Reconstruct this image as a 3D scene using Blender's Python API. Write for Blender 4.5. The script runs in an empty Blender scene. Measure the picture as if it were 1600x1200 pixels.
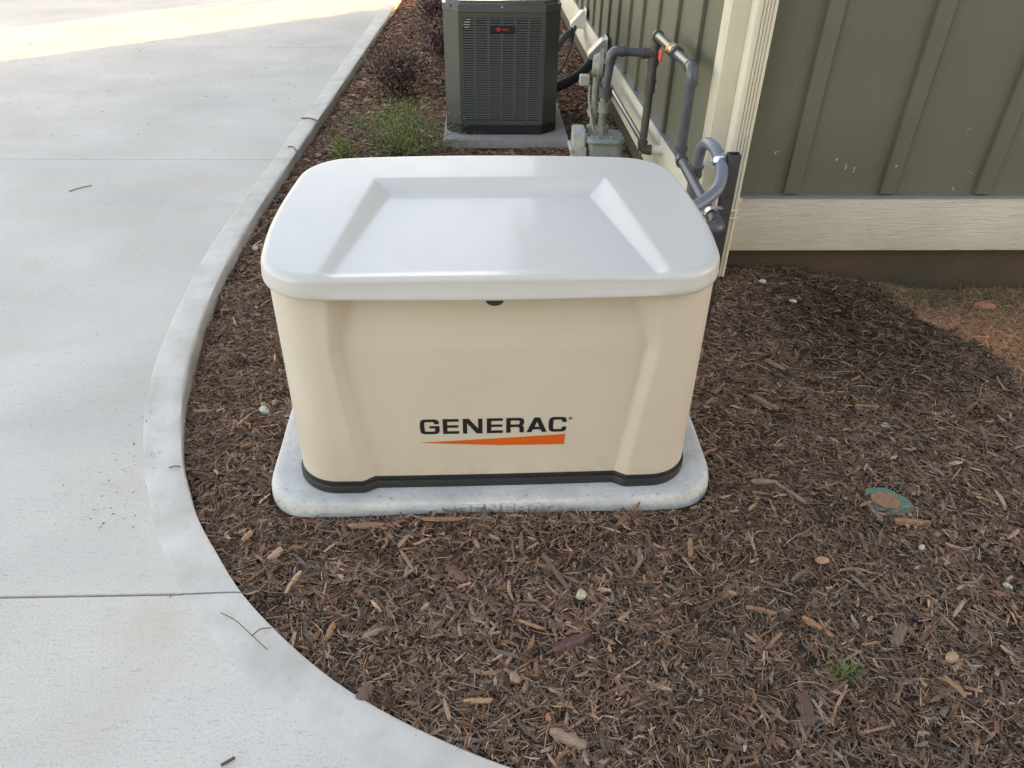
import bpy, bmesh, math, random
import numpy as np
from mathutils import Vector, Matrix

S = bpy.context.scene
# ---------------------------------------------------------------- camera
cam_d = bpy.data.cameras.new('camera'); cam = bpy.data.objects.new('camera', cam_d)
S.collection.objects.link(cam); S.camera = cam
cam_d.lens = 25.743; cam_d.sensor_width = 36; cam_d.clip_start = .05; cam_d.clip_end = 3000
CR = Vector((0.9994, -0.0422, 0.0)); 
_p, _y, _r = math.radians(35.54044), math.radians(2.46317), math.radians(0.98787)
_fw = Vector((math.sin(_y)*math.cos(_p), math.cos(_y)*math.cos(_p), -math.sin(_p)))
_rt = Vector((math.cos(_y), -math.sin(_y), 0)); _up = _rt.cross(_fw)
_rt2 = _rt*math.cos(_r)+_up*math.sin(_r); _up2 = -_rt*math.sin(_r)+_up*math.cos(_r)
M = Matrix((( _rt2.x, _up2.x, -_fw.x, -0.0198), (_rt2.y, _up2.y, -_fw.y, -1.6155),
            (_rt2.z, _up2.z, -_fw.z, 1.5484), (0, 0, 0, 1)))
cam.matrix_world = M
S.render.resolution_x = 1024; S.render.resolution_y = 768
# ---------------------------------------------------------------- sky and sun
SUN_EL, SUN_AZ = math.radians(11.5), math.radians(45)
world = bpy.data.worlds.new('World'); S.world = world; world.use_nodes = True
_nt = world.node_tree; _sky = _nt.nodes.new('ShaderNodeTexSky'); _sky.sky_type = 'NISHITA'
_sky.sun_disc = False; _sky.sun_elevation = SUN_EL; _sky.sun_rotation = SUN_AZ
_sky.air_density = 1.0; _sky.dust_density = 1.2; _sky.ozone_density = 1.0
_nt.links.new(_sky.outputs[0], _nt.nodes['Background'].inputs[0])
_nt.nodes['Background'].inputs[1].default_value = 0.15
sun_d = bpy.data.lights.new('sun', 'SUN'); sun_d.energy = 2.0; sun_d.angle = math.radians(.53)
sun_d.color = (1, .66, .32)
sun = bpy.data.objects.new('sun', sun_d); S.collection.objects.link(sun)
sd = Vector((math.sin(SUN_AZ)*math.cos(SUN_EL), math.cos(SUN_AZ)*math.cos(SUN_EL), math.sin(SUN_EL)))
sun.rotation_euler = sd.to_track_quat('Z', 'Y').to_euler(); sun.location = (6, 9, 8)
S.view_settings.view_transform = 'Standard'; S.view_settings.look = 'None'
S.view_settings.gamma = 1; S.view_settings.exposure = 2.85
S.view_settings.use_white_balance = True
S.view_settings.white_balance_temperature = 9300; S.view_settings.white_balance_tint = 24
S.render.engine = 'CYCLES'
try: S.cycles.max_bounces = 8; S.cycles.diffuse_bounces = 4
except Exception: pass

# ---------------------------------------------------------------- helpers
RNG = np.random.default_rng(7); random.seed(5)
COL = S.collection

def tag(o, label=None, cat=None, group=None, kind=None):
    if label: o['label'] = label
    if cat: o['category'] = cat
    if group: o['group'] = group
    if kind: o['kind'] = kind
    return o

def empty(name, loc, rz=0, **kw):
    o = bpy.data.objects.new(name, None); COL.objects.link(o)
    o.location = loc; o.rotation_euler = (0, 0, rz); o.empty_display_size = .1
    return tag(o, **kw)

def link(name, me, mat, parent=None, local=False, smooth=None, **kw):
    """vertices are world coordinates unless local; parented things are shifted to the parent's base"""
    me.name = name
    if mat is not None:
        me.materials.clear(); me.materials.append(mat)
    o = bpy.data.objects.new(name, me); COL.objects.link(o)
    if parent is not None:
        o.parent = parent
        if not local:
            off = Vector((0, 0, 0)); q = parent
            while q is not None: off += q.location; q = q.parent
            me.transform(Matrix.Translation(-off))
    if smooth == 'auto':
        me.shade_smooth(); me.set_sharp_from_angle(angle=math.radians(38))
    elif smooth: me.shade_smooth()
    return tag(o, **kw)

def bm_obj(name, bm, mat, parent=None, local=False, smooth='auto', **kw):
    me = bpy.data.meshes.new(name); bm.to_mesh(me); bm.free()
    return link(name, me, mat, parent, local, smooth, **kw)

def add_box(bm, x0, x1, y0, y1, z0, z1, bev=0, seg=2):
    r = bmesh.ops.create_cube(bm, size=1)
    vs = r['verts']
    for v in vs:
        v.co = Vector(((x0+x1)/2+v.co.x*(x1-x0), (y0+y1)/2+v.co.y*(y1-y0), (z0+z1)/2+v.co.z*(z1-z0)))
    if bev:
        es = list({e for v in vs for e in v.link_edges})
        bmesh.ops.bevel(bm, geom=es, offset=bev, segments=seg, affect='EDGES', profile=.6)
    return vs

def box(name, b, mat, parent=None, bev=0, seg=2, **kw):
    bm = bmesh.new(); add_box(bm, *b, bev=bev, seg=seg)
    return bm_obj(name, bm, mat, parent, **kw)

def smooth_path(pts, n=8):
    """Catmull-Rom through pts"""
    P = [Vector(p) for p in pts]; P = [P[0]*2-P[1]]+P+[P[-1]*2-P[-2]]; out = []
    for i in range(1, len(P)-2):
        for k in range(n):
            t = k/n; a, b, c, d = P[i-1], P[i], P[i+1], P[i+2]
            out.append(.5*((2*b)+(c-a)*t+(2*a-5*b+4*c-d)*t*t+(3*b-a-3*c+d)*t**3))
    out.append(P[-2]); return out

def add_tube(bm, pts, r, seg=16, cap=True):
    pts = [Vector(p) for p in pts]; n = len(pts)
    rs = r if isinstance(r, (list, tuple)) else [r]*n
    tang = [(pts[min(i+1, n-1)]-pts[max(i-1, 0)]).normalized() for i in range(n)]
    a = tang[0].orthogonal().normalized(); rings = []
    for i in range(n):
        a = (a-tang[i]*a.dot(tang[i])).normalized(); b = tang[i].cross(a)
        rings.append([bm.verts.new(pts[i]+(a*math.cos(2*math.pi*k/seg)+b*math.sin(2*math.pi*k/seg))*rs[i]) for k in range(seg)])
    for i in range(n-1):
        for k in range(seg):
            bm.faces.new((rings[i][k], rings[i][(k+1) % seg], rings[i+1][(k+1) % seg], rings[i+1][k]))
    if cap:
        bm.faces.new(rings[0][::-1]); bm.faces.new(rings[-1])

def tube(name, pts, r, mat, parent=None, seg=16, **kw):
    bm = bmesh.new(); add_tube(bm, pts, r, seg)
    return bm_obj(name, bm, mat, parent, **kw)

def elbow_pts(a, c, b, rad, n=8):
    """points of a rounded corner at c between directions to a and b"""
    a, b, c = Vector(a), Vector(b), Vector(c)
    p0 = c+(a-c).normalized()*rad; p1 = c+(b-c).normalized()*rad
    return [p0*(1-t)**2+c*2*t*(1-t)+p1*t*t for t in [i/n for i in range(n+1)]]

def add_prism(bm, outline, z0, z1):
    """outline: list of xy (ccw)"""
    lo = [bm.verts.new((x, y, z0)) for x, y in outline]; hi = [bm.verts.new((x, y, z1)) for x, y in outline]
    n = len(lo)
    bm.faces.new(hi); bm.faces.new(lo[::-1])
    for i in range(n): bm.faces.new((lo[i], lo[(i+1) % n], hi[(i+1) % n], hi[i]))

def rrect(x0, x1, y0, y1, r, n=8, bow=0.0):
    pts = []
    for cx, cy, a0 in ((x1-r, y0+r, -90), (x1-r, y1-r, 0), (x0+r, y1-r, 90), (x0+r, y0+r, 180)):
        for k in range(n+1):
            a = math.radians(a0+90*k/n); pts.append((cx+r*math.cos(a), cy+r*math.sin(a)))
    return pts

def sstep(a, b, x):
    t = np.clip((x-a)/(b-a), 0, 1); return t*t*(3-2*t)

# ---------------------------------------------------------------- materials
def mat(name, col=(.5, .5, .5), rough=.5, metal=0, spec=.5, coat=0, coat_rough=.1):
    m = bpy.data.materials.new(name); m.use_nodes = True
    b = m.node_tree.nodes['Principled BSDF']
    b.inputs['Base Color'].default_value = (*col, 1); b.inputs['Roughness'].default_value = rough
    b.inputs['Metallic'].default_value = metal; b.inputs['Specular IOR Level'].default_value = spec
    b.inputs['Coat Weight'].default_value = coat; b.inputs['Coat Roughness'].default_value = coat_rough
    return m

def N(m, t, **kw):
    n = m.node_tree.nodes.new(t)
    for k, v in kw.items(): setattr(n, k, v)
    return n

def Lk(m, a, b): m.node_tree.links.new(a, b)

def coords(m, scale=(1, 1, 1), rot=(0, 0, 0), kind='Object'):
    tc = N(m, 'ShaderNodeTexCoord'); mp = N(m, 'ShaderNodeMapping')
    mp.inputs['Scale'].default_value = scale; mp.inputs['Rotation'].default_value = rot
    Lk(m, tc.outputs[kind], mp.inputs['Vector']); return mp.outputs[0]

def noise(m, vec, scale, detail=3, rough=.5, dist=0):
    n = N(m, 'ShaderNodeTexNoise'); n.inputs['Scale'].default_value = scale
    n.inputs['Detail'].default_value = detail; n.inputs['Roughness'].default_value = rough
    n.inputs['Distortion'].default_value = dist
    if vec is not None: Lk(m, vec, n.inputs['Vector'])
    return n.outputs['Fac']

def ramp(m, fac, stops):
    r = N(m, 'ShaderNodeValToRGB'); e = r.color_ramp.elements
    while len(e) < len(stops): e.new(.5)
    for el, (p, c) in zip(e, stops):
        el.position = p; el.color = (*c, 1) if isinstance(c, tuple) else (c, c, c, 1)
    Lk(m, fac, r.inputs[0]); return r.outputs[0]

def mix(m, fac, a, b, mode='MIX'):
    n = N(m, 'ShaderNodeMix', data_type='RGBA', blend_type=mode)
    for s, v in ((0, fac), (6, a), (7, b)):
        if isinstance(v, (int, float)): n.inputs[s].default_value = v
        elif isinstance(v, tuple): n.inputs[s].default_value = (*v, 1)
        else: Lk(m, v, n.inputs[s])
    return n.outputs[2]

def bump(m, h, strength=.3, dist=.002, normal=None):
    b = N(m, 'ShaderNodeBump'); b.inputs['Strength'].default_value = strength; b.inputs['Distance'].default_value = dist
    Lk(m, h, b.inputs['Height'])
    if normal is not None: Lk(m, normal, b.inputs['Normal'])
    Lk(m, b.outputs[0], m.node_tree.nodes['Principled BSDF'].inputs['Normal']); return b.outputs[0]

def base(m, c): Lk(m, c, m.node_tree.nodes['Principled BSDF'].inputs['Base Color'])
def roughin(m, c): Lk(m, c, m.node_tree.nodes['Principled BSDF'].inputs['Roughness'])

# broom-finished concrete
m_conc = mat('broom_concrete', rough=.85, spec=.3)
v = coords(m_conc)
big = noise(m_conc, v, 1.1, 4, .55)
c = ramp(m_conc, big, [(.3, (.54, .505, .45)), (.7, (.67, .635, .575))])
st = noise(m_conc, coords(m_conc, (26, 130, 60)), 1, 4, .75, .4)
c = mix(m_conc, ramp(m_conc, st, [(.33, .60), (.42, 0.)]), c, (.38, .36, .33))
gr = noise(m_conc, v, 170, 3, .7)
c = mix(m_conc, .85, c, ramp(m_conc, gr, [(.28, .58), (.47, .95), (.75, 1.0)]), 'MULTIPLY')
sn = noise(m_conc, v, 2.6, 3, .5)
c = mix(m_conc, ramp(m_conc, sn, [(.60, 0.), (.78, .45)]), c, (.52, .43, .32))
wv = noise(m_conc, coords(m_conc, (.5, 3.0, 1)), 1.4, 3, .5)
c = mix(m_conc, ramp(m_conc, wv, [(.5, 0.), (.75, .25)]), c, (.42, .42, .41))
base(m_conc, c)
hb = mix(m_conc, .35, st, gr)
bump(m_conc, hb, .8, .003)

m_band = mat('smooth_concrete', rough=.7, spec=.35)
v = coords(m_band)
c = ramp(m_band, noise(m_band, v, 5, 5, .6), [(.3, (.455, .43, .385)), (.65, (.61, .58, .53))])
c = mix(m_band, ramp(m_band, noise(m_band, v, 3.3, 3), [(.58, 0.), (.75, .4)]), c, (.46, .41, .31))
c = mix(m_band, ramp(m_band, noise(m_band, v, 38, 4, .7), [(.28, .5), (.42, 0.)]), c, (.36, .35, .32))
base(m_band, c)
bump(m_band, noise(m_band, v, 45, 6, .65), .5, .004)

m_pad = mat('composite_pad', rough=.75, spec=.35)
v = coords(m_pad)
c = ramp(m_pad, noise(m_pad, v, 9, 5, .6), [(.32, (.43, .435, .42)), (.62, (.59, .585, .56))])
c = mix(m_pad, ramp(m_pad, noise(m_pad, coords(m_pad, (1, 2, 1)), 55, 5, .75), [(.3, .8), (.47, 0.)]), c, (.33, .34, .34))
# dirt that splashed up the vertical edge
ge = N(m_pad, 'ShaderNodeNewGeometry'); sx = N(m_pad, 'ShaderNodeSeparateXYZ'); Lk(m_pad, v, sx.inputs[0])
zz = N(m_pad, 'ShaderNodeMath', operation='MULTIPLY_ADD'); Lk(m_pad, sx.outputs[2], zz.inputs[0]); zz.inputs[1].default_value = -30
Lk(m_pad, noise(m_pad, v, 14, 4), zz.inputs[2])
c = mix(m_pad, ramp(m_pad, zz.outputs[0], [(.55, 0.), (.9, .85)]), c, (.43, .39, .28))
base(m_pad, c)
bump(m_pad, noise(m_pad, v, 90, 6, .7), .45, .0022)

m_acpad = mat('grey_pad', (.30, .29, .28), .85)
v = coords(m_acpad); base(m_acpad, ramp(m_acpad, noise(m_acpad, v, 20, 4), [(.3, (.25, .245, .24)), (.7, (.33, .32, .31))]))

def painted(name, col, rough, spec=.5, coat=0, orange=.06, var=.03):
    m = mat(name, col, rough, spec=spec, coat=coat)
    v = coords(m)
    n = noise(m, v, 3, 4)
    base(m, mix(m, ramp(m, n, [(.3, 0.), (.7, 1.)]), tuple(x*(1-var) for x in col), tuple(min(1, x*(1+var)) for x in col)))
    bump(m, noise(m, v, 320, 2), orange, .0006)
    roughin(m, ramp(m, noise(m, v, 11, 3), [(.3, rough*.9), (.7, rough*1.12)]))
    return m

m_lid = painted('lid_paint', (.545, .53, .50), .45, .5, .30)
m_body = painted('bisque_paint', (.60, .525, .438), .42, .5, .05)
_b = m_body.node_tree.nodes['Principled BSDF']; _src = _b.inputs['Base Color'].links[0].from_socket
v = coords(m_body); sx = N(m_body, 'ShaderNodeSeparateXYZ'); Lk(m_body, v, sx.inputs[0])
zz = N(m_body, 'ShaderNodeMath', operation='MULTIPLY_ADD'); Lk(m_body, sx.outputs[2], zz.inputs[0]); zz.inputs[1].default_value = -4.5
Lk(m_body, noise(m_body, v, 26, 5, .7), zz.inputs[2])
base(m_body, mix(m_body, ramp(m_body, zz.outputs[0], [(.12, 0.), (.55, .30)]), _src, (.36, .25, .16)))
m_black = painted('black_plastic', (.018, .019, .021), .45, .5)
m_dark = mat('dark_void', (.01, .01, .01), .9)
m_logo = mat('logo_black', (.012, .014, .016), .4)
m_orange = mat('logo_orange', (.72, .115, .012), .4)

def siding(name, col, grain_rot=(0, 0, 0)):
    m = mat(name, col, .55, spec=.35)
    v = coords(m, (70, 70, 3))
    g = noise(m, v, 1, 4, .6, .6)
    base(m, mix(m, ramp(m, noise(m, coords(m), 1.7, 4), [(.3, 0.), (.7, 1.)]), tuple(x*.93 for x in col), tuple(x*1.06 for x in col)))
    bump(m, g, .8, .003); return m
m_olive = siding('olive_siding', (.136, .134, .096))
m_olive2 = siding('olive_batten', (.150, .144, .106))
m_cream = mat('cream_trim', (.62, .56, .43), .55, spec=.35)
v = coords(m_cream, (9, 9, 150)); g = noise(m_cream, v, 1, 3, .55, 1.3)
c = mix(m_cream, ramp(m_cream, noise(m_cream, coords(m_cream), 2.5, 4), [(.3, 0.), (.7, 1.)]), (.60, .545, .445), (.67, .62, .515))
c = mix(m_cream, ramp(m_cream, noise(m_cream, coords(m_cream), 45, 2), [(.76, 0.), (.8, .7)]), c, (.25, .2, .13))
c = mix(m_cream, ramp(m_cream, g, [(.30, .55), (.44, 0.)]), c, (.36, .32, .25))
base(m_cream, c); bump(m_cream, g, .9, .005)
m_creamv = mat('cream_smooth', (.66, .60, .46), .42, spec=.5)
base(m_creamv, mix(m_creamv, ramp(m_creamv, noise(m_creamv, coords(m_creamv), 9, 4), [(.35, 0.), (.7, 1.)]), (.66, .60, .475), (.73, .67, .545)))
m_flash = mat('flashing_metal', (.30, .33, .36), .4, metal=.6)
m_found = mat('painted_foundation', (.12, .1, .06), .8)
v = coords(m_found)
c = mix(m_found, ramp(m_found, noise(m_found, v, 2.2, 4), [(.42, 0.), (.62, 1.)]), (.062, .050, .032), (.095, .058, .035))
base(m_found, c); bump(m_found, noise(m_found, v, 60, 4), .4, .003)
m_roof = mat('roof_shingles', (.06, .058, .055), .9)
m_soffit = mat('soffit_paint', (.6, .56, .48), .6)

m_soil = mat('bed_soil', (.03, .02, .015), .95, spec=.15)
at = N(m_soil, 'ShaderNodeAttribute', attribute_name='Col'); v = coords(m_soil)
n1 = noise(m_soil, v, 90, 5, .7)
base(m_soil, mix(m_soil, ramp(m_soil, n1, [(.35, 0.), (.7, 1.)]), mix(m_soil, 1.0, at.outputs[0], (.45, .45, .45), 'MULTIPLY'), at.outputs[0]))
bump(m_soil, n1, .9, .008)

m_chip = mat('bark_mulch', (.08, .05, .04), .9, spec=.1)
at = N(m_chip, 'ShaderNodeAttribute', attribute_name='Col'); v = coords(m_chip)
n1 = noise(m_chip, v, 420, 3, .6)
base(m_chip, mix(m_chip, 1.0, at.outputs[0], ramp(m_chip, n1, [(.3, .62), (.7, 1.25)]), 'MULTIPLY'))
bump(m_chip, n1, .6, .0015)

m_straw = mat('pine_straw', (.2, .1, .05), .8, spec=.2)
at = N(m_straw, 'ShaderNodeAttribute', attribute_name='Col'); base(m_straw, at.outputs[0])
def leafmat(name, col, rough=.5):
    m = mat(name, col, rough, spec=.4)
    at = N(m, 'ShaderNodeAttribute', attribute_name='Col'); base(m, at.outputs[0])
    m.node_tree.nodes['Principled BSDF'].inputs['Transmission Weight'].default_value = 0
    return m
m_leaf = leafmat('leaves', (.05, .09, .03))
m_bark = mat('bark', (.09, .065, .045), .9)
base(m_bark, ramp(m_bark, noise(m_bark, coords(m_bark, (6, 6, 1)), 8, 4), [(.3, (.05, .035, .025)), (.7, (.13, .1, .075))]))
m_lawn = mat('lawn', (.06, .09, .03), .95)
base(m_lawn, ramp(m_lawn, noise(m_lawn, coords(m_lawn), 1.5, 6), [(.35, (.09, .075, .04)), (.65, (.05, .085, .025))]))

m_ac = painted('ac_paint', (.066, .068, .060), .38, .5, .1)
m_acl = painted('ac_louver', (.075, .079, .072), .45, .45)
m_actop = painted('ac_top', (.075, .083, .088), .22, .6, .4)
m_acblk = mat('ac_base', (.010, .012, .016), .5)
m_red = mat('red_paint', (.62, .03, .03), .4)
m_redv = mat('red_handle', (.60, .06, .045), .45)
m_print = mat('pale_print', (.55, .52, .42), .6)
def dirtymetal(name, a, b, rough=.4, metal=0, scale=30):
    m = mat(name, a, rough, metal=metal)
    base(m, mix(m, ramp(m, noise(m, coords(m), scale, 4), [(.4, 0.), (.7, 1.)]), a, b))
    bump(m, noise(m, coords(m), 220, 3), .12, .001); return m
m_pipe = dirtymetal('grey_pipe', (.065, .072, .084), (.09, .095, .105), .34)
m_pipeo = dirtymetal('weathered_pipe', (.070, .066, .062), (.11, .09, .075), .5)
m_meter = dirtymetal('meter_grey_green', (.19, .215, .20), (.235, .25, .235), .45)
m_fit = dirtymetal('fitting_grey', (.25, .25, .22), (.17, .16, .13), .5)
m_idx = dirtymetal('meter_index_housing', (.40, .40, .37), (.30, .295, .26), .45)
m_glass = mat('index_window', (.45, .43, .36), .15)
m_zinc = mat('zinc_clamp', (.62, .66, .68), .38, metal=.85)
m_steel = dirtymetal('dark_steel', (.075, .08, .08), (.11, .11, .105), .45, .55)
m_brass = mat('brass', (.42, .30, .14), .35, metal=.8)
m_cond = painted('conduit_grey', (.145, .165, .20), .34, .5, 0)
m_hood = mat('hood_cream', (.55, .54, .49), .45)
m_hose = mat('black_foam', (.016, .018, .02), .75)
m_cable = mat('brown_cable', (.10, .085, .07), .6)

# =========================================================================== SETTING
def curve_in(y):   # mulch-side edge x as a function of y, valid for the run up the drive
    return np.interp(y, EY, EX)
OUT = [(-1.18, 30), (-1.182, 9.0), (-1.217, 5.9), (-1.245, 3.645), (-1.262, 2.217), (-1.246, 1.514), (-1.217, 1.2), (-1.185, .918), (-1.127, .608), (-1.074, .417), (-1.015, .236),
       (-.936, .040), (-.824, -.14), (-.700, -.310), (-.595, -.430), (-.47, -.542), (-.335, -.644), (-.208, -.718), (-.105, -.768), (.005, -.819),
       (.15, -.866), (.35, -.905), (.6, -.92), (.85, -.905), (1.13, -.862), (1.6, -.72), (2.2, -.45), (3.0, -.05), (4.5, .6), (9, 2.0)]
INN = [(-1.335, 30), (-1.335, 9.2), (-1.348, 6.4), (-1.368, 3.15), (-1.385, 1.9), (-1.365, 1.45), (-1.335, 1.178), (-1.30, .848), (-1.245, .57), (-1.19, .383), (-1.132, .219),
       (-1.038, .002), (-.93, -.19), (-.822, -.352), (-.671, -.518), (-.549, -.626), (-.439, -.713), (-.309, -.80), (-.19, -.868), (-.05, -.935),
       (.1, -1.0), (.33, -1.06), (.6, -1.08), (.87, -1.06), (1.2, -1.0), (1.7, -.86), (2.3, -.58), (3.1, -.18), (4.6, .45), (9.1, 1.85)]
# resample smooth
def resample(pts):
    P = np.array(pts, float); d = np.r_[0, np.cumsum(np.hypot(*(P[1:]-P[:-1]).T))]
    t = np.arange(0, d[-1], .04); Q = np.stack([np.interp(t, d, P[:, 0]), np.interp(t, d, P[:, 1])], 1)
    for _ in range(24): Q[1:-1] = (Q[:-2]+2*Q[1:-1]+Q[2:])/4
    return [tuple(map(float, q)) for q in Q]
OUTS, INNS = resample(OUT), resample(INN)
_o = [q for q in OUTS if q[1] > -.9]; _k = len(_o)
_mono = [q for q in OUTS if OUTS.index(q) <= next(i for i, w in enumerate(OUTS) if w[0] > .55)]
EY = np.array([q[1] for q in _mono])[::-1]; EX = np.array([q[0] for q in _mono])[::-1]
OX = np.array([q[0] for q in OUTS if q[1] < 1.0 or q[0] > 0]); OYv = np.array([q[1] for q in OUTS if q[1] < 1.0 or q[0] > 0])
def inside_bed(x, y, margin=0.0):
    """points on the planting side of the concrete edge"""
    a = (y > -.92) & (x > np.interp(y, EY, EX)+margin)
    s = OX > -.2; low = np.interp(x, OX[s], OYv[s])
    b = (x < 0) | (y > low+margin)
    return a & b

def bump_noise(x, y, seed=1, f=3.0, octv=4):
    r = np.random.default_rng(seed); z = np.zeros_like(x); amp = 1
    for o in range(octv):
        for k in range(5):
            a = r.uniform(0, 2*np.pi); ph = r.uniform(0, 2*np.pi); ff = f*r.uniform(.7, 1.4)
            z += amp*np.sin(ff*(x*np.cos(a)+y*np.sin(a))+ph)/5
        f *= 2.1; amp *= .55
    return z

def soil_mask(x, y):
    """1 where the mulch stops and red soil with pine straw begins"""
    bx = np.interp(y, [-.6, .2, .304, .448, .608, .784, .98, 1.141, 1.317, 1.5], [2.6, 1.95, 1.90, 1.945, 1.995, 2.02, 2.007, 1.949, 1.886, 1.769])
    w = .04*bump_noise(x, y, 9, 9, 3)
    return sstep(-.03, .05, x-bx+w)*sstep(.0, .22, y+w)

def hgt(x, y):
    x = np.asarray(x, float); y = np.asarray(y, float)
    z = -.055+.012*bump_noise(x, y, 3, 4)
    z += .065*np.exp(-((x-1.28)/.33)**2-((y-1.5)/.4)**2)
    z += .045*np.exp(-((x-1.62)/.36)**2-((y-.78)/.42)**2)
    z += .020*np.exp(-((y+.09)/.07)**2)*(np.abs(x) < .72)*sstep(.72, .5, np.abs(x))
    z -= .075*sstep(1.5, 2.25, x)*sstep(.5, 1.3, y)
    d = x-np.interp(y, EY, EX)
    z -= .045*np.exp(-np.clip(d, 0, 9)/.10)*sstep(.0, .9, y)
    z += .012*np.exp(-np.clip(d, 0, 9)/.15)*(1-sstep(-.2, .5, y))
    return z

# terrain far around
bm = bmesh.new()
add_box(bm, -400, 400, -400, 400, -1.2, -.30)
bm_obj('ground', bm, m_lawn, smooth=None, kind='structure')

# bed soil sheet
nx, ny = 170, 330
xs = np.linspace(-1.45, 4.6, nx); ys = np.linspace(-1.3, 11.5, ny)
X, Y = np.meshgrid(xs, ys); Z = hgt(X, Y)-.004
sm = soil_mask(X, Y)
ins = inside_bed(X, Y, -.02); Z = np.where(ins, Z, -.16)
me = bpy.data.meshes.new('planting_bed')
vs = np.stack([X.ravel(), Y.ravel(), Z.ravel()], 1)
idx = np.arange(nx*ny).reshape(ny, nx)
q = np.stack([idx[:-1, :-1], idx[:-1, 1:], idx[1:, 1:], idx[1:, :-1]], -1).reshape(-1, 4)
me.from_pydata(vs.tolist(), [], q.tolist())
ca = me.color_attributes.new('Col', 'FLOAT_COLOR', 'POINT')
dark = np.array([.080, .052, .038, 1]); red = np.array([.30, .165, .095, 1])
gz = np.exp(-((X-2.1)/.55)**2-((Y-1.30)/.16)**2)[..., None]
cc = dark+(red-dark)*sm[..., None]; cc = cc*(1-.4*gz)+np.array([.10, .085, .04, 1])*.4*gz
ca.data.foreach_set('color', cc.astype('f').ravel())
link('planting_bed', me, m_soil, smooth=True, kind='structure')

# driveway : slabs and edging, cut by joints
drive = empty('driveway', (-3, 1, -.03), kind='structure')
JT = [30, 17.0, 13.4, 9.95, 6.52, 3.08, -.345, -30]
GAP = .0028
def clip_curve(pts, ya, yb):
    """part of a polyline (monotone descending first) between y=ya (upper) and y=yb (lower)"""
    out = []
    for (x0, y0), (x1, y1) in zip(pts[:-1], pts[1:]):
        for t in [0]:
            if yb <= y0 <= ya: out.append((x0, y0))
        for yy in (ya, yb):
            if (y0-yy)*(y1-yy) < 0 and (not out or True):
                t = (yy-y0)/(y1-y0); out.append((x0+(x1-x0)*t, yy))
    return out
first = True
for a, b in zip(JT[:-1], JT[1:]):
    ya, yb = a-GAP, b+GAP
    if b > -1:
        inn = [q for q in INNS if yb < q[1] < ya and q[0] < 0]
        xi = np.interp
        IY = np.array([q[1] for q in INNS if q[0] < -.5])[::-1]; IX = np.array([q[0] for q in INNS if q[0] < -.5])[::-1]
        ci = [(float(np.interp(ya, IY, IX)), ya)]+inn+[(float(np.interp(yb, IY, IX)), yb)]
        slab = [(-9, yb-.0), (-9, ya)]+ci
        slab = [(-9, yb)]+ci[::-1]+[(-9, ya)]
        OY_ = np.array([q[1] for q in OUTS if q[0] < -.5])[::-1]; OX_ = np.array([q[0] for q in OUTS if q[0] < -.5])[::-1]
        co = [(float(np.interp(ya, OY_, OX_)), ya)]+[q for q in OUTS if yb < q[1] < ya and q[0] < 0]+[(float(np.interp(yb, OY_, OX_)), yb)]
    else:
        inn = [q for q in INNS if q[1] < ya or q[0] > 0]
        ci = [(float(np.interp(ya, IY, IX)), ya)]+inn
        slab = [(-9, -6)]+[(9.1, -6)]+ci[::-1]+[(-9, ya)]
        co = [(float(np.interp(ya, OY_, OX_)), ya)]+[q for q in OUTS if q[1] < ya or q[0] > 0]
    bm = bmesh.new(); add_prism(bm, slab, -.20, -.030)
    bmesh.ops.triangulate(bm, faces=[f for f in bm.faces if len(f.verts) > 4])
    es = [e for e in bm.edges if len(e.link_faces) == 2 and all(v.co.z > -.05 for v in e.verts)
          and abs(e.link_faces[0].normal.dot(e.link_faces[1].normal)) < .5 and all(abs(v.co.y-ya) < .002 or abs(v.co.y-yb) < .002 for v in e.verts)]
    bmesh.ops.bevel(bm, geom=es, offset=.0018, segments=2, affect='EDGES')
    bm_obj('slab', bm, m_conc, drive, smooth=None)
    # edging: swept section between inner and outer curve
    n = 90 if (a-b) < 20 else 240
    def res(pl, n):
        P = np.array(pl); d = np.r_[0, np.cumsum(np.hypot(*(P[1:]-P[:-1]).T))]
        t = np.linspace(0, d[-1], n); return np.stack([np.interp(t, d, P[:, 0]), np.interp(t, d, P[:, 1])], 1)
    A_, B_ = res(ci, n), res(co, n)
    prof = [(-.03, -.0299), (.0, -.0290), (.12, -.0282), (.35, -.0262), (.65, -.0240), (.88, -.0232), (.955, -.0250), (.985, -.029), (1.0, -.036), (1.0, -.2)]
    V = []; 
    for i in range(n):
        for t, z in prof:
            pxy = A_[i]*(1-t)+B_[i]*t
            wob = .0016*math.sin(pxy[0]*9+pxy[1]*7)+.0012*math.sin(pxy[1]*23) if .05 < t else 0
            V.append((pxy[0]+(wob*1.5 if t > .97 else 0), pxy[1], z+(wob if .1 < t < .97 else 0)))
    k = len(prof)
    F = [(i*k+j, i*k+j+1, (i+1)*k+j+1, (i+1)*k+j) for i in range(n-1) for j in range(k-1)]
    F += [tuple(range(k))[::-1], tuple((n-1)*k+j for j in range(k))]
    me = bpy.data.meshes.new('edging'); me.from_pydata(V, [], F)
    bmx = bmesh.new(); bmx.from_mesh(me); bmesh.ops.recalc_face_normals(bmx, faces=bmx.faces)
    if sum(f.normal.z for f in bmx.faces) < 0: bmesh.ops.reverse_faces(bmx, faces=bmx.faces)
    bmx.to_mesh(me); bmx.free()
    link('edging', me, m_band, drive, smooth='auto')
box('joint_filler', (-9, 8, -5.9, 29.9, -.21, -.075), mat('joint_dirt', (.05, .045, .04), .95), drive, smooth=None) if False else None

# ---------------------------------------------------------------- house
HX, HY = .948, 1.472          # panel faces of the two walls
house = empty('house', (HX, HY, 0), label='olive board and batten house wall with cream trim beside the mulch bed', cat='house')
HX1, HY1, HZ = 9.5, 10.05, 5.7
SB, ST = .106, .362
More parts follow.
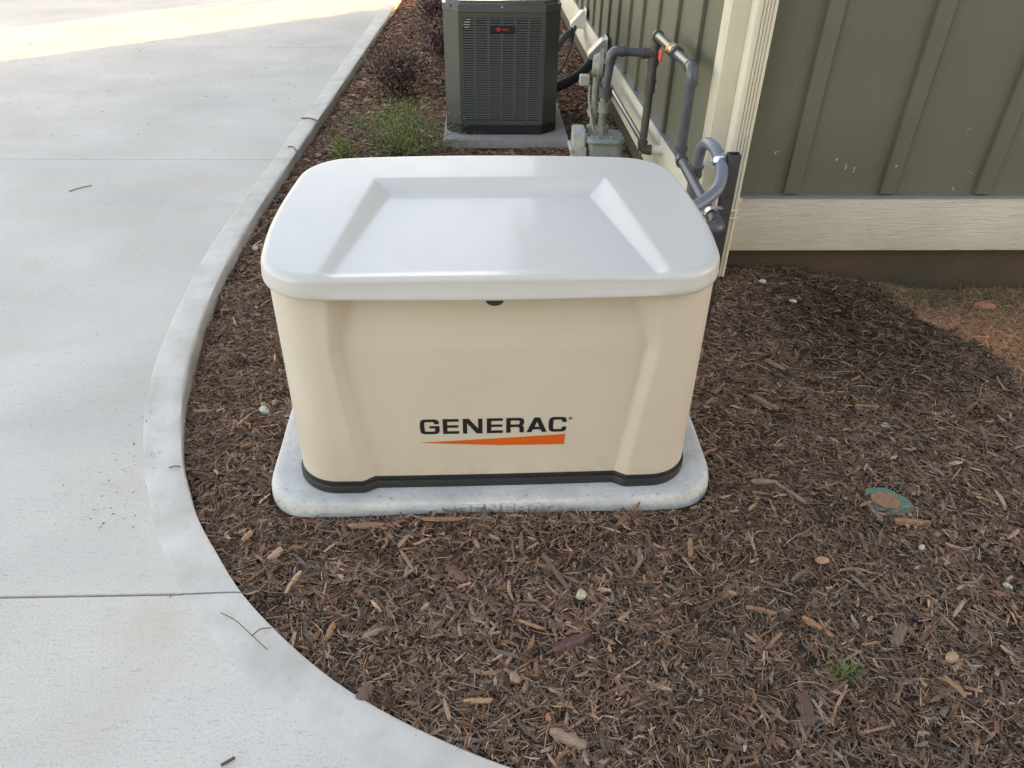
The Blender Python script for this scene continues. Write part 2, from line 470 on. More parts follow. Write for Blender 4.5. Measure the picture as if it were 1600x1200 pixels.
# foundation
bm = bmesh.new(); add_box(bm, HX+.02, HX1, HY+.012, HY1, -.4, SB+.03)
bm_obj('foundation', bm, m_found, house, smooth=None)
# right wall (faces the camera): panels and battens
bxs = [1.297+.4305*k for k in range(19)]
edges_ = [.985]+[b+.031 for b in bxs]+[HX1]
for a, b in zip(edges_[:-1], edges_[1:]):
    box('panel', (a+.0006, b-.0006, HY, HY+.02, ST+.001, HZ), m_olive, house)
for b in bxs:
    box('batten', (b, b+.065, HY-.019, HY-.0003, ST+.010, HZ-.05), m_olive2, house, bev=.002)
# left wall
bys = [1.885+.4405*k for k in range(22)]
edges_ = [HY+.045]+[b+.031 for b in bys]+[HY1]
for a, b in zip(edges_[:-1], edges_[1:]):
    box('panel', (HX, HX+.02, a+.0006, b-.0006, ST+.011, HZ), m_olive, house)
for b in bys:
    box('batten', (HX-.019, HX-.0003, b, b+.065, ST+.020, HZ-.05), m_olive2, house, bev=.002)
# skirts with flashing on top
box('skirt_board', (1.012, HX1, HY-.030, HY+.011, SB, ST), m_cream, house, bev=.003)
m_cream_l = m_cream
box('skirt_board', (HX-.026, HX+.019, HY+.075, HY1, SB+.01, ST+.01), m_cream, house, bev=.003)
for nm, b in (('flashing', (1.012, HX1, HY-.034, HY-.0005, ST+.0005, ST+.0045)), ('flashing', (HX-.030, HX-.0005, HY+.075, HY1, ST+.0105, ST+.0145))):
    box(nm, b, m_flash, house)
box('flashing_lip', (1.012, HX1, HY-.0355, HY-.0315, ST-.004, ST+.0065), m_flash, house)
# corner boards
box('corner_board', (HX-.030, 1.010, HY-.034, HY-.004, -.02, HZ), m_creamv, house, bev=.004)
box('corner_board', (HX-.030, HX-.002, HY-.002, HY+.072, -.02, HZ), m_creamv, house, bev=.004)
box('wall_core', (HX+.021, HX1, HY+.021, HY1-.01, SB+.031, HZ), m_found, house)
box('far_wall', (HX, HX1, HY1-.008, HY1+.012, -.3, HZ), m_olive, house)
# roof: gable along y with eaves
bm = bmesh.new()
zr = HZ+.02; e = .45; xm = (HX+HX1)/2; rise = 1.9
pts = [(HX-e, zr-.1), (xm, zr+rise), (HX1+e, zr-.1), (HX1+e, zr-.22), (xm, zr+rise-.2), (HX-e, zr-.22)]
for yy in (HY-e, HY1+e):
    pass
f0 = [bm.verts.new((x, HY-e, z)) for x, z in pts]; f1 = [bm.verts.new((x, HY1+e, z)) for x, z in pts]
bm.faces.new(f0); bm.faces.new(f1[::-1])
for i in range(6): bm.faces.new((f0[i], f1[i], f1[(i+1) % 6], f0[(i+1) % 6]))
bmesh.ops.recalc_face_normals(bm, faces=bm.faces)
bm_obj('roof', bm, m_roof, house, smooth=None)
for yy in (HY-.001, HY1-.02):
    bm = bmesh.new()
    g = [bm.verts.new((x, yy, z)) for x, z in ((HX+.002, HZ), (HX1, HZ), (xm, zr+rise-.22))]
    g2 = [bm.verts.new((x, yy+.02, z)) for x, z in ((HX+.002, HZ), (HX1, HZ), (xm, zr+rise-.22))]
    bm.faces.new(g); bm.faces.new(g2[::-1])
    for i in range(3): bm.faces.new((g[i], g2[i], g2[(i+1) % 3], g[(i+1) % 3]))
    bmesh.ops.recalc_face_normals(bm, faces=bm.faces)
    bm_obj('gable', bm, m_olive, house, smooth=None)
# white speckles of paint / droppings on the siding
SPK = [(1200, 233), (1319, 241), (1335, 256), (1353, 262), (1401, 246), (1472, 192), (1530, 257), (1493, 295)]
def pt_on_wall(px, py, ypl):
    d = _fw+_rt2*((px-800)/1144.136)-_up2*((py-600)/1144.136); o = Vector((-0.0198, -1.6155, 1.5484))
    t = (ypl-o.y)/d.y; return o+d*t
spots = [(1.228, .555), (1.50, .52), (1.548, .48), (1.585, .468), (1.757, .50), (2.03, .64), (2.11, .47), (2.06, .385)]
bm = bmesh.new()
for i, (sx_, sz_) in enumerate(spots):
    yy = HY-.0205 if i == 4 else HY-.0015
    for k in range(3):
        ox, oz = random.gauss(0, .004), random.gauss(0, .006)
        r = random.uniform(.0018, .0040)
        bmesh.ops.create_icosphere(bm, subdivisions=1, radius=1, matrix=Matrix.Translation((sx_+ox, yy, sz_+oz)) @ Matrix.Diagonal((r, .0012, r*random.uniform(1, 2), 1)))
tag(bm_obj('caulk_specks', bm, mat('white_specks', (.42, .42, .38), .7), house), kind='stuff')

# downspout : fluted rectangular profile, part of the house, ends above the mulch
def downspout():
    x0, x1, y0, y1 = .992, 1.076, HY-.034-.060, HY-.036
    pr = [(x0, y1), (x0, y0+.012), (x0+.004, y0+.004), (x0+.012, y0)]
    xa, xb = x0+.028, x1-.006; nfl = 4
    pr.append((xa-.002, y0))
    w = (xb-xa)/nfl
    for k in range(nfl):
        s = xa+k*w; pr += [(s+.001, y0+.007), (s+w*.38, y0+.007), (s+w*.55, y0), (s+w*.92, y0)]
    pr += [(x1-.004, y0), (x1, y0+.005), (x1, y1)]
    return pr
ds = empty('downspout', (1.034, HY-.06, 0), label='cream fluted downspout running down the corner of the house', cat='downspout')
bm = bmesh.new(); P_ = downspout(); 
for z0, z1, gx in ((.325, HZ-.1, 0), (.004, .33, -.002)):
    lo = [bm.verts.new((x+(gx if x < 1.03 else -gx), y-gx*.8, z0)) for x, y in P_]; hi = [bm.verts.new((x+(gx if x < 1.03 else -gx), y-gx*.8, z1)) for x, y in P_]
    n = len(lo)
    for i in range(n): bm.faces.new((lo[i], hi[i], hi[(i+1) % n], lo[(i+1) % n]))
bmesh.ops.recalc_face_normals(bm, faces=bm.faces)
o = bm_obj('pipe', bm, m_creamv, ds, smooth='auto')
box('strap', (.986, 1.083, HY-.100, HY-.0975, .322, .333), m_creamv, ds, bev=.001)
box('strap', (.986, 1.083, HY-.100, HY-.0975, .287, .297), m_creamv, ds, bev=.001)
bm = bmesh.new(); add_box(bm, 1.078, 1.108, HY-.0385, HY-.0345, .335, .36); add_box(bm, 1.0765, 1.0785, HY-.09, HY-.036, .325, .362)
bm_obj('bracket', bm, m_creamv, ds)

# =========================================================================== GENERATOR
GY = 0.0171936
pad = empty('equipment_pad', (0, .36, -.06), GY, label='pale rounded composite pad under the beige generator', cat='pad')
bm = bmesh.new()
rings = []
def bowrect(x0, x1, y0, y1, r, n=10, m=14, bow=.012):
    """rounded rect with gently bowed sides, ccw"""
    cs = [((x1-r, y0+r), -90), ((x1-r, y1-r), 0), ((x0+r, y1-r), 90), ((x0+r, y0+r), 180)]
    arc = []
    for (cx, cy), a0 in cs:
        arc.append([(cx+r*math.cos(math.radians(a0+90*k/n)), cy+r*math.sin(math.radians(a0+90*k/n))) for k in range(n+1)])
    out = []
    for i in range(4):
        out += arc[i]; a = arc[i][-1]; b = arc[(i+1) % 4][0]
        for k in range(1, m): t = k/m; out.append((a[0]*(1-t)+b[0]*t, a[1]*(1-t)+b[1]*t))
    cx, cy = (x0+x1)/2, (y0+y1)/2; res_ = []
    for x, y in out:
        u = (x-cx)/((x1-x0)/2); w = (y-cy)/((y1-y0)/2)
        res_.append((x+bow*math.copysign(1, u)*max(0, 1-w*w)*(abs(u) > .7)*(abs(u)-.7)/.3, y+bow*math.copysign(1, w)*max(0, 1-u*u)*(abs(w) > .7)*(abs(w)-.7)/.3))
    return res_
def loft(bm, layers, capb=True, capt=True):
    R_ = [[bm.verts.new((x, y, z)) for x, y in pl] for pl, z in layers]
    n = len(R_[0])
    for a, b in zip(R_[:-1], R_[1:]):
        for i in range(n): bm.faces.new((a[i], a[(i+1) % n], b[(i+1) % n], b[i]))
    if capb: bm.faces.new(R_[0][::-1])
    if capt: bm.faces.new(R_[-1])
def pad_out(ins_): return bowrect(-.680+ins_, .671-ins_, -.041+ins_, .80-ins_, .15-ins_*.8, bow=.011)
def noisy(pl, s): return [(x+s*math.sin(x*31+y*17), y+s*math.sin(x*23-y*29)) for x, y in pl]
loft(bm, [(noisy(pad_out(-.012), .0015), -.09), (noisy(pad_out(-.006), .0015), -.03), (noisy(pad_out(-.001), .0012), -.010), (pad_out(.004), -.003), (pad_out(.012), -.0003), (pad_out(.03), 0)])
bm.verts.ensure_lookup_table()
bm_obj('slab', bm, m_pad, pad, smooth='auto', local=False)

# lettering -----------------------------------------------------------------
GL = {
 'G': [[(160, 92), (160, 110), (152, 128), (130, 137), (35, 137), (9, 127), (0, 100), (0, 37), (8, 11), (35, 0), (130, 0), (157, 9), (165, 34), (165, 75), (80, 75), (80, 54), (127, 54), (127, 36), (119, 25), (46, 25), (38, 35), (38, 102), (46, 112), (112, 112), (121, 104), (121, 92)]],
 'E': [[(0, 0), (137, 0), (137, 25), (38, 25), (38, 57), (132, 57), (132, 80), (38, 80), (38, 112), (135, 112), (135, 137), (0, 137)]],
 'N': [[(0, 0), (36, 0), (36, 96), (116, 0), (166, 0), (166, 137), (130, 137), (130, 44), (52, 137), (0, 137)]],
 'R': [[(0, 0), (38, 0), (38, 52), (98, 52), (110, 46), (114, 34), (114, 0), (152, 0), (152, 42), (146, 58), (134, 65), (147, 74), (152, 90), (152, 110), (143, 129), (120, 137), (0, 137)], [(38, 77), (38, 112), (106, 112), (114, 104), (114, 85), (106, 77)]],
 'A': [[(0, 0), (42, 0), (57, 26), (120, 26), (133, 0), (175, 0), (112, 137), (64, 137)], [(69, 50), (90, 98), (108, 50)]],
 'C': [[(152, 88), (152, 104), (144, 128), (118, 137), (35, 137), (8, 127), (0, 100), (0, 37), (8, 10), (35, 0), (118, 0), (145, 9), (152, 34), (152, 47), (114, 47), (113, 33), (105, 25), (46, 25), (38, 35), (38, 102), (46, 112), (105, 112), (112, 104), (114, 88)]],
}
WORD = [('G', 165), ('E', 358), ('N', 527), ('E', 730), ('R', 895), ('A', 1068), ('C', 1258)]
def poly_mesh(loops, extrude, bevel=0):
    cu = bpy.data.curves.new('shape', 'CURVE'); cu.dimensions = '2D'; cu.fill_mode = 'BOTH'; cu.extrude = extrude; cu.bevel_depth = bevel
    for lp in loops:
        sp = cu.splines.new('POLY'); sp.points.add(len(lp)-1); sp.use_cyclic_u = True
        for i, (x, y) in enumerate(lp): sp.points[i].co = (x, y, 0, 1)
    ob = bpy.data.objects.new('shape', cu); COL.objects.link(ob)
    dg = bpy.context.evaluated_depsgraph_get(); me = bpy.data.meshes.new_from_object(ob.evaluated_get(dg))
    bpy.data.objects.remove(ob); bpy.data.curves.remove(cu)
    return me
def word_loops(x0, width, z0, height):
    k = width/(1410-165); kz = height/137; L_ = []
    for ch, px in WORD:
        for lp in GL[ch]: L_.append([(x0+(px-165+a)*k, z0+b*kz) for a, b in lp])
    return L_

# embossed word on the pad's front edge
me = poly_mesh(word_loops(-.118, .30, -.036, .030), .006)
me.transform(Matrix.Translation((0, -.0550, 0)) @ Matrix.Rotation(math.radians(90), 4, 'X'))
me.transform(Matrix.Translation((0, 0, 0)))
link('embossed_word', me, m_pad, pad, smooth=None)

gen = empty('generator', (0, .36, 0), GY, label='beige standby generator with white lid and black lettering on its front', cat='generator')
W2, D0, D1 = .592, .008, .700
def body_outline(rc=.125, n=26, mside=60, mfront=160):
    """closed ccw outline starting at the back centre going to -x... returns points (x,y) and front parameter"""
    pts = []
    x0, x1, y0, y1 = -W2, W2, D0, D1
    def arc(cx, cy, a0, a1): return [(cx+rc*math.cos(math.radians(a0+(a1-a0)*k/n)), cy+rc*math.sin(math.radians(a0+(a1-a0)*k/n))) for k in range(n+1)]
    def ln(a, b, m): return [(a[0]+(b[0]-a[0])*k/m, a[1]+(b[1]-a[1])*k/m) for k in range(1, m)]
    A1 = arc(x0+rc, y0+rc, 180, 270); A2 = arc(x1-rc, y0+rc, 270, 360); A3 = arc(x1-rc, y1-rc, 0, 90); A4 = arc(x0+rc, y1-rc, 90, 180)
    return A1+ln(A1[-1], A2[0], mfront)+A2+ln(A2[-1], A3[0], mside)+A3+ln(A3[-1], A4[0], 40)+A4+ln(A4[-1], A1[0], mside)
BO = body_outline()
def recess(x, z, base_=False):
    """how far the front centre panel sits back, in metres"""
    ax = np.abs(x); zz = np.clip(z, 0, .70)
    zc = .489
    # outer/inner limits of the bevelled flank
    xo = np.where(zz < zc, .398+(zz-.05)*(.440-.398)/(zc-.05), .440+(zz-zc)*(.432-.440)/(.66-zc))
    xi = np.where(zz < zc, .360+(zz-.05)*(.415-.360)/(zc-.05), .415+(zz-zc)*(.352-.415)/(.66-zc))
    dep = np.where(zz < zc, .021+.009*zz/zc, .030+(zz-zc)*.12)
    t = np.clip((xo-ax)/(xo-xi), 0, 1); t = t*t*(3-2*t)*.6+t*.4
    return dep*t
def bow_front(x): return -.010*(1-np.clip(np.abs(x)/.55, 0, 1)**2)
def bodymesh(zlist, inset=0.0, sel=None, extra=None):
    zlist = np.array(zlist); Pn = np.array(BO)
    cx, cy = 0, (D0+D1)/2
    V = []; 
    for z in zlist:
        x = Pn[:, 0].copy(); y = Pn[:, 1].copy()
        front = 1-sstep(D0+.02, D0+.10, y)
        nx_ = np.where(np.abs(x) > W2-.1251, x-np.sign(x)*(W2-.125), 0); ny_ = np.where(y < D0+.125, y-(D0+.125), np.where(y > D1-.125, y-(D1-.125), 0))
        ln_ = np.hypot(nx_, ny_)+1e-9
        x = x-nx_/ln_*inset; y = y-ny_/ln_*inset
        taper = .006*(z/.66); x = x-np.sign(x)*taper*(np.abs(x)/W2)
        y = y+front*(recess(Pn[:, 0], np.full_like(x, z))+bow_front(Pn[:, 0])*.5)
        V.append(np.stack([x, y, np.full_like(x, z)], 1))
    V = np.array(V); return V
def ring_mesh(V, keep=None):
    nz, n = V.shape[:2]; F = []
    for i in range(nz-1):
        for j in range(n):
            k = (j+1) % n
            if keep is None or (keep[j] and keep[k]): F.append((i*n+j, i*n+k, (i+1)*n+k, (i+1)*n+j))
    me = bpy.data.meshes.new('x'); me.from_pydata(V.reshape(-1, 3).tolist(), [], F)
    b_ = bmesh.new(); b_.from_mesh(me); bmesh.ops.delete(b_, geom=[v for v in b_.verts if not v.link_faces], context='VERTS'); b_.to_mesh(me); b_.free()
    return me
zb = [.043]+list(np.linspace(.046, .48, 40))+[.486, .492]+list(np.linspace(.50, .70, 22))
BOa = np.array(BO); VB = bodymesh(zb)
# seam between front panel and side panels: on the corner curve
frontk = (BOa[:, 1] < .105)
sidek = ~(BOa[:, 1] < .099)
def solid(me, t): 
    b_ = bmesh.new(); b_.from_mesh(me)
    r = bmesh.ops.extrude_face_region(b_, geom=list(b_.faces)+list(b_.edges)+list(b_.verts)) if False else None
    b_.to_mesh(me); b_.free(); return me
me = ring_mesh(VB, frontk)
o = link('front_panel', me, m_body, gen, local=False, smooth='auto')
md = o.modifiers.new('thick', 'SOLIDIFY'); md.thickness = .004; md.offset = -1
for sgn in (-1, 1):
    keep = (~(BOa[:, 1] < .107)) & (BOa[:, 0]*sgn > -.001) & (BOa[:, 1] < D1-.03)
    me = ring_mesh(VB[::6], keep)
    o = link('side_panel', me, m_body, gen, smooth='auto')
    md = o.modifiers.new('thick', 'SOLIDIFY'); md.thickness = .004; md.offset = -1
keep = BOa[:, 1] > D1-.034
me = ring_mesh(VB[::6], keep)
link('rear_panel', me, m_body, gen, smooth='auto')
# dark inner liner seen through the seams
me = ring_mesh(bodymesh(zb[::4], inset=.012)+np.array([0, .010, 0])*0); link('inner_frame', me, m_dark, gen, smooth=None)
# black base with stepped profile following the recess
Pn = np.array(BO); VBs = []
for z, ins_ in ((.0, -.004), (.003, -.007), (.024, -.007), (.0275, -.005), (.029, .001), (.041, .001), (.0435, .003), (.0437, .02)):
    V_ = bodymesh([z], inset=ins_)[0]; V_[:, 2] = z; VBs.append(V_)
me = ring_mesh(np.array(VBs)); link('base_frame', me, m_black, gen, smooth='auto')
# lid -------------------------------------------------------------------------
def lid_outline(n=480):
    """superellipse-like bowed outline, parametrised by angle, closed ccw"""
    x0, x1, y0, y1 = -.592, .585, -.030, .722
    pl = bowrect(x0, x1, y0, y1, .128, n=24, m=60, bow=.014)
    P = np.array(pl+[pl[0]]); d = np.r_[0, np.cumsum(np.hypot(*(P[1:]-P[:-1]).T))]
    t = np.linspace(0, d[-1], n, endpoint=False)
    O = np.stack([np.interp(t, d, P[:, 0]), np.interp(t, d, P[:, 1])], 1)
    # narrower towards the back
    O[:, 0] *= 1-.035*sstep(.25, .75, O[:, 1])
    O[:, 0] *= 1-.02*(1-sstep(-.04, .25, O[:, 1]))
    for _ in range(6): O = (np.roll(O, 1, 0)+O*2+np.roll(O, -1, 0))/4
    return O
LO = lid_outline(); nL = len(LO)
T_ = np.roll(LO, -1, 0)-np.roll(LO, 1, 0); T_ /= np.linalg.norm(T_, axis=1)[:, None]; NRM = np.stack([T_[:, 1], -T_[:, 0]], 1)  # outward
def lid_top(x, y):
    z = .742+(y+.02)*.060
    z = z-.010*(np.abs(x)/.6)**2.5-.006*np.clip((y-.35)/.37, 0, 1)**2
    # recess
    yb_o, yb_i = .540, .478
    xo = .430+(y)*(.352-.430)/.53
    xi = np.where(y < .0, .392, .392+(y)*(.300-.392)/.44)
    ax = np.abs(x)
    tx = np.clip((xo-ax)/(xo-xi), 0, 1); ty = np.clip((yb_o-y)/(yb_o-yb_i), 0, 1)
    t = np.minimum(tx, ty); t = t*t*(3-2*t)*.55+t*.45
    dep = .014+.018*np.clip(y/.5, 0, 1)
    return z-dep*t*sstep(-.06, .012, y)*1.0, t
V = []
# rim from the underside up, round over, then rings to the middle
RR = .022
layers = [(-.020, .679), (-.004, .6735), (.0, .677), (.0015, .682)]
for off, z in layers:
    # rim bottom bows slightly
    V.append(np.c_[LO+NRM*(off-.002), np.full(nL, z)+.004*(np.abs(LO[:, 0])/.6)**2-.002])
rt0, rt1 = .0, 1.0
for k in range(1, 4):   # rim side
    t = k/4; P = LO+NRM*(.0015-.004*t)
    zt, rc_ = lid_top(P[:, 0], P[:, 1]); top = zt-RR*.9
    zz = .682+(top-.682)*t
    inn_ = np.where((P[:, 1] < .06), rc_, 0)*.0055
    V.append(np.c_[P-NRM*inn_[:, None], zz])
for k in range(0, 11):
    a = math.radians(90*k/10)
    off = -.0025-RR*(1-math.cos(a)); P = LO+NRM*off
    zt, rc_ = lid_top(P[:, 0], P[:, 1])
    inn_ = np.where((P[:, 1] < .06), rc_, 0)*.0055*(1-k/10)
    V.append(np.c_[P-NRM*inn_[:, None], zt-RR*.9*(1-math.sin(a))])
base_ring = LO+NRM*(-.0025-RR); C_ = np.array([0, .33])
ns = 95
for k in range(1, ns+1):
    s = 1-(k/ns)*.985
    # shrink towards a short central segment to keep cells even
    P = np.c_[base_ring[:, 0]*s, C_[1]+(base_ring[:, 1]-C_[1])*s]
    zt, _ = lid_top(P[:, 0], P[:, 1]); V.append(np.c_[P, zt])
V = np.array(V)
me = ring_mesh(V)
b_ = bmesh.new(); b_.from_mesh(me); bd = [e for e in b_.edges if e.is_boundary and e.verts[0].co.z > .70 and abs(e.verts[0].co.x) < .1 and .2 < e.verts[0].co.y < .5]
if bd: bmesh.ops.contextual_create(b_, geom=bd)
b_.to_mesh(me); b_.free()
link('lid', me, m_lid, gen, smooth=True)
# latch keyhole under the rim
bm = bmesh.new(); pl = [(.023*math.cos(a), .017*math.sin(a)*1.0) for a in [math.radians(180+180*k/10) for k in range(11)]]
pl = [(-.023, .012)]+pl+[(.023, .012)]
add_prism(bm, pl, 0, .010); bmesh.ops.rotate(bm, verts=bm.verts, cent=(0, 0, 0), matrix=Matrix.Rotation(math.radians(90), 3, 'X'))
bmesh.ops.translate(bm, verts=bm.verts, vec=(-.004, -.016, .667)); bmesh.ops.recalc_face_normals(bm, faces=bm.faces)
bm_obj('latch', bm, m_black, gen, smooth=None)

# logo on the recessed panel (print follows the panel plane)
def front_y(x, z):
    x = np.asarray(x, float); z = np.asarray(z, float)
    return D0+recess(x, z)+bow_front(x)*.5
def print_on_front(name, loops, m, off=.0009):
    me = poly_mesh(loops, 0)
    b_ = bmesh.new(); b_.from_mesh(me)
    bmesh.ops.subdivide_edges(b_, edges=[e for e in b_.edges if e.calc_length() > .03], cuts=3)
    bmesh.ops.triangulate(b_, faces=b_.faces)
    for v_ in b_.verts:
        x, z = v_.co.x, v_.co.y
        v_.co = Vector((x, float(front_y(x, z))-off, z))
    b_.to_mesh(me); b_.free()
    return link(name, me, m, gen, smooth=None)
LW = .4215; LX = -.2165; LZ = .2000; LH = .0535
for ch, px in WORD:
    k = LW/(1410-165); kz = LH/137
    print_on_front('logo_letter', [[(LX+(px-165+a)*k, LZ+b*kz) for a, b in lp] for lp in GL[ch]], m_logo)
k = LW/(1410-165)
circ = lambda r, cx, cz, n=20: [(cx+r*math.cos(2*math.pi*i/n), cz+r*math.sin(2*math.pi*i/n)) for i in range(n)]
rx, rz = LX+LW+.0105, LZ+LH-.006
print_on_front('registered_mark', [circ(.0052, rx, rz), circ(.0041, rx, rz), [(rx-.0022+a*.0000285, rz-.0028+b*.00004) for a, b in GL['R'][0]]], m_logo)
print_on_front('logo_swoosh', [[(LX, .1695), (LX+.2, .179), (LX+LW-.002, .1910), (LX+LW-.004, .1525), (LX+.22, .1550), (LX, .1685)]], m_orange)

# =========================================================================== AC UNIT
ACX, ACY = .098, 3.505
ac = empty('air_conditioner', (ACX, ACY+.39, .012), label='dark grey louvered outdoor air conditioner unit standing on a grey pad', cat='air conditioner')
acp = empty('ac_pad', (ACX+.03, ACY+.35, -.05), label='flat grey concrete pad under the dark air conditioner', cat='pad')
bm = bmesh.new(); add_box(bm, -.300, .555, 3.395, 4.42, -.055, .006, bev=.006)
bm_obj('slab', bm, m_acpad, acp)
hw, ch = .378, .105
def chamf(hw_, ch_, y0=ACY, d=.78):
    x0, x1, y1 = ACX-hw_, ACX+hw_, y0+d+(hw_-hw)
    y0 = y0-(hw_-hw)
    return [(x0+ch_, y0), (x1-ch_, y0), (x1, y0+ch_*.95), (x1, y1-ch_), (x1-ch_, y1), (x0+ch_, y1), (x0, y1-ch_), (x0, y0+ch_*.95)]
def cprism(name, hw_, ch_, z0, z1, m, bev=0):
    bm = bmesh.new(); add_prism(bm, chamf(hw_, ch_), z0, z1)
    if bev: bmesh.ops.bevel(bm, geom=list(bm.edges), offset=bev, segments=3, affect='EDGES')
    return bm_obj(name, bm, m, ac)
cprism('base_pan', hw+.002, ch, .012, .072, m_acblk, .004)
cprism('coil_core', hw-.030, ch-.008, .072, .79, mat('coil_dark', (.012, .013, .013), .8))
# corner posts
for sx_ in (-1, 1):
    for back in (0, 1):
        pl = chamf(hw, ch)
        bm = bmesh.new()
        a = pl[0] if sx_ < 0 else pl[1]; b = pl[7] if sx_ < 0 else pl[2]
        if back: a = (a[0], 2*(ACY+.39)-a[1]); b = (b[0], 2*(ACY+.39)-b[1])
        def L2(p, q_, t): return (p[0]+(q_[0]-p[0])*t, p[1]+(q_[1]-p[1])*t)
        s = .028; yy = s if not back else -s
        quad = [(a[0]-sx_*.012, a[1]), a, b, (b[0], b[1]+yy), (b[0]-sx_*.012, b[1]+yy), (b[0]-sx_*.02, b[1]+yy*.1), (a[0]-sx_*.012, a[1]+yy*.6)]
        add_prism(bm, quad, .073, .768); bmesh.ops.recalc_face_normals(bm, faces=bm.faces)
        bm_obj('corner_post', bm, m_ac, ac)
# front frame: rails and mullions, louvers between
fx0, fx1 = ACX-hw+ch+.004, ACX+hw-ch-.004
LZ0, LZ1 = .105, .735
bm = bmesh.new(); add_box(bm, fx0-.010, fx1+.010, ACY+.001, ACY+.013, .073, LZ0-.002); add_box(bm, fx0-.010, fx1+.010, ACY+.001, ACY+.013, LZ1+.002, .768)
bm.free()
for rz0, rz1 in ((.073, LZ0-.002), (LZ1+.002, .768)): box('frame_rail', (fx0-.010, fx1+.010, ACY+.001, ACY+.013, rz0, rz1), m_acl, ac)
ncol, nrow = 6, 42
pitch = (fx1-fx0-.02)/ncol; mw = .018
for k in range(ncol+1):
    xc = fx0+.01+pitch*k
    a, b = xc-mw/2, xc+mw/2
    if k == 0: a = fx0-.010
    if k == ncol: b = fx1+.010
    box('mullion', (a, b, ACY+.0005, ACY+.013, LZ0-.0015, LZ1+.0015), m_acl, ac)
dz = (LZ1-LZ0)/nrow
lm = bmesh.new(); hl = (pitch-mw)/2
prl = [(.009, dz*.46), (.004, dz*.30), (.0005, -dz*.12), (.0012, -dz*.20), (.010, dz*.36)]
aV = [lm.verts.new((-hl, y, z)) for y, z in prl]; bV = [lm.verts.new((hl, y, z)) for y, z in prl]
for i in range(len(prl)): lm.faces.new((aV[i], bV[i], bV[(i+1) % len(prl)], aV[(i+1) % len(prl)]))
lm.faces.new(aV[::-1]); lm.faces.new(bV); bmesh.ops.recalc_face_normals(lm, faces=lm.faces)
lme = bpy.data.meshes.new('louver'); lm.to_mesh(lme); lm.free(); lme.materials.append(m_acl)
for k in range(ncol):
    for j in range(nrow):
        o = bpy.data.objects.new('louver', lme); COL.objects.link(o); o.parent = ac
        o.location = (fx0+.01+pitch*(k+.5)-ac.location.x, ACY-ac.location.y, LZ0+dz*(j+.5)-ac.location.z)
# side grilles (simple stacked louvers on left and right)
for sx_ in (-1, 1):
    bm = bmesh.new()
    for j in range(nrow):
        z = LZ0+dz*(j+.5); xo = ACX+sx_*(hw-.002)
        add_box(bm, min(xo, xo-sx_*.008), max(xo, xo-sx_*.008), ACY+ch+.03, ACY+.78-ch-.03, z-dz*.3, z+dz*.25)
    bm_obj('side_grille', bm, m_acl, ac, smooth=None)
# top cap with rounded bright edge and fan grille
bm = bmesh.new(); add_prism(bm, chamf(hw+.004, ch), .770, .834)
es = [e for e in bm.edges if all(v_.co.z > .83 for v_ in e.verts)]
bmesh.ops.bevel(bm, geom=es, offset=.022, segments=5, affect='EDGES')
bm_obj('top_cap', bm, m_actop, ac)
bm = bmesh.new()
for k in range(1, 9):
    r = .035*k; pts = [(ACX+r*math.cos(a), ACY+.39+r*math.sin(a), .838) for a in [2*math.pi*i/40 for i in range(41)]]
    add_tube(bm, pts, .0025, 6)
for k in range(12):
    a = 2*math.pi*k/12; add_tube(bm, [(ACX, ACY+.39, .842), (ACX+.29*math.cos(a), ACY+.39+.29*math.sin(a), .840)], .003, 6)
bm_obj('fan_grille', bm, m_acblk, ac)
for x, y, ry in ((ACX-hw+.052, ACY+.045, 45), (ACX+.0, ACY-.001, 0)):
    bm = bmesh.new(); bmesh.ops.create_uvsphere(bm, u_segments=10, v_segments=6, radius=.006, matrix=Matrix.Translation((x, y-.004, .800)))
    bm_obj('screw', bm, m_acblk if ry else m_zinc, ac)
# badge
bdg = empty('badge', (ACX-.005, ACY-.002, .672)) if False else None
bm = bmesh.new(); pl = [(x, y) for x, y in rrect(-.075, .085, -.020, .020, .008, 4)]
add_prism(bm, pl, 0, .006); bmesh.ops.rotate(bm, verts=bm.verts, cent=(0, 0, 0), matrix=Matrix.Rotation(math.radians(90), 3, 'X'))
BX, BZ = ACX-.003, .672
bmesh.ops.translate(bm, verts=bm.verts, vec=(BX, ACY+.001, BZ)); bmesh.ops.recalc_face_normals(bm, faces=bm.faces)
badge = bm_obj('badge', bm, m_acblk, ac)
def badge_print(name, loops, m, off=.0062):
    me = poly_mesh(loops, 0); me.transform(Matrix.Translation((BX, ACY-off+.001, BZ)) @ Matrix.Rotation(math.radians(90), 4, 'X'))
    return link(name, me, m, badge, smooth=None)
badge_print('emblem', [circ(.0135, -.020, 0, 28), circ(.0112, -.020, 0, 28), circ(.0088, -.020, 0, 24)], m_red)
def text_mesh(s, size):
    cu = bpy.data.curves.new('t', 'FONT'); cu.body = s; cu.size = size; cu.fill_mode = 'FRONT' if hasattr(cu, 'fill_mode') else 'FRONT'; cu.offset = size*.022
    ob = bpy.data.objects.new('t', cu); COL.objects.link(ob)
    dg = bpy.context.evaluated_depsgraph_get(); me = bpy.data.meshes.new_from_object(ob.evaluated_get(dg)); bpy.data.objects.remove(ob); return me
me = text_mesh('TRANE', .0165); me.transform(Matrix.Translation((BX-.0005, ACY-.0062+.001, BZ-.006)) @ Matrix.Rotation(math.radians(90), 4, 'X') @ Matrix.Diagonal((.86, 1, 1, 1)))
link('lettering', me, m_red, badge, smooth=None)
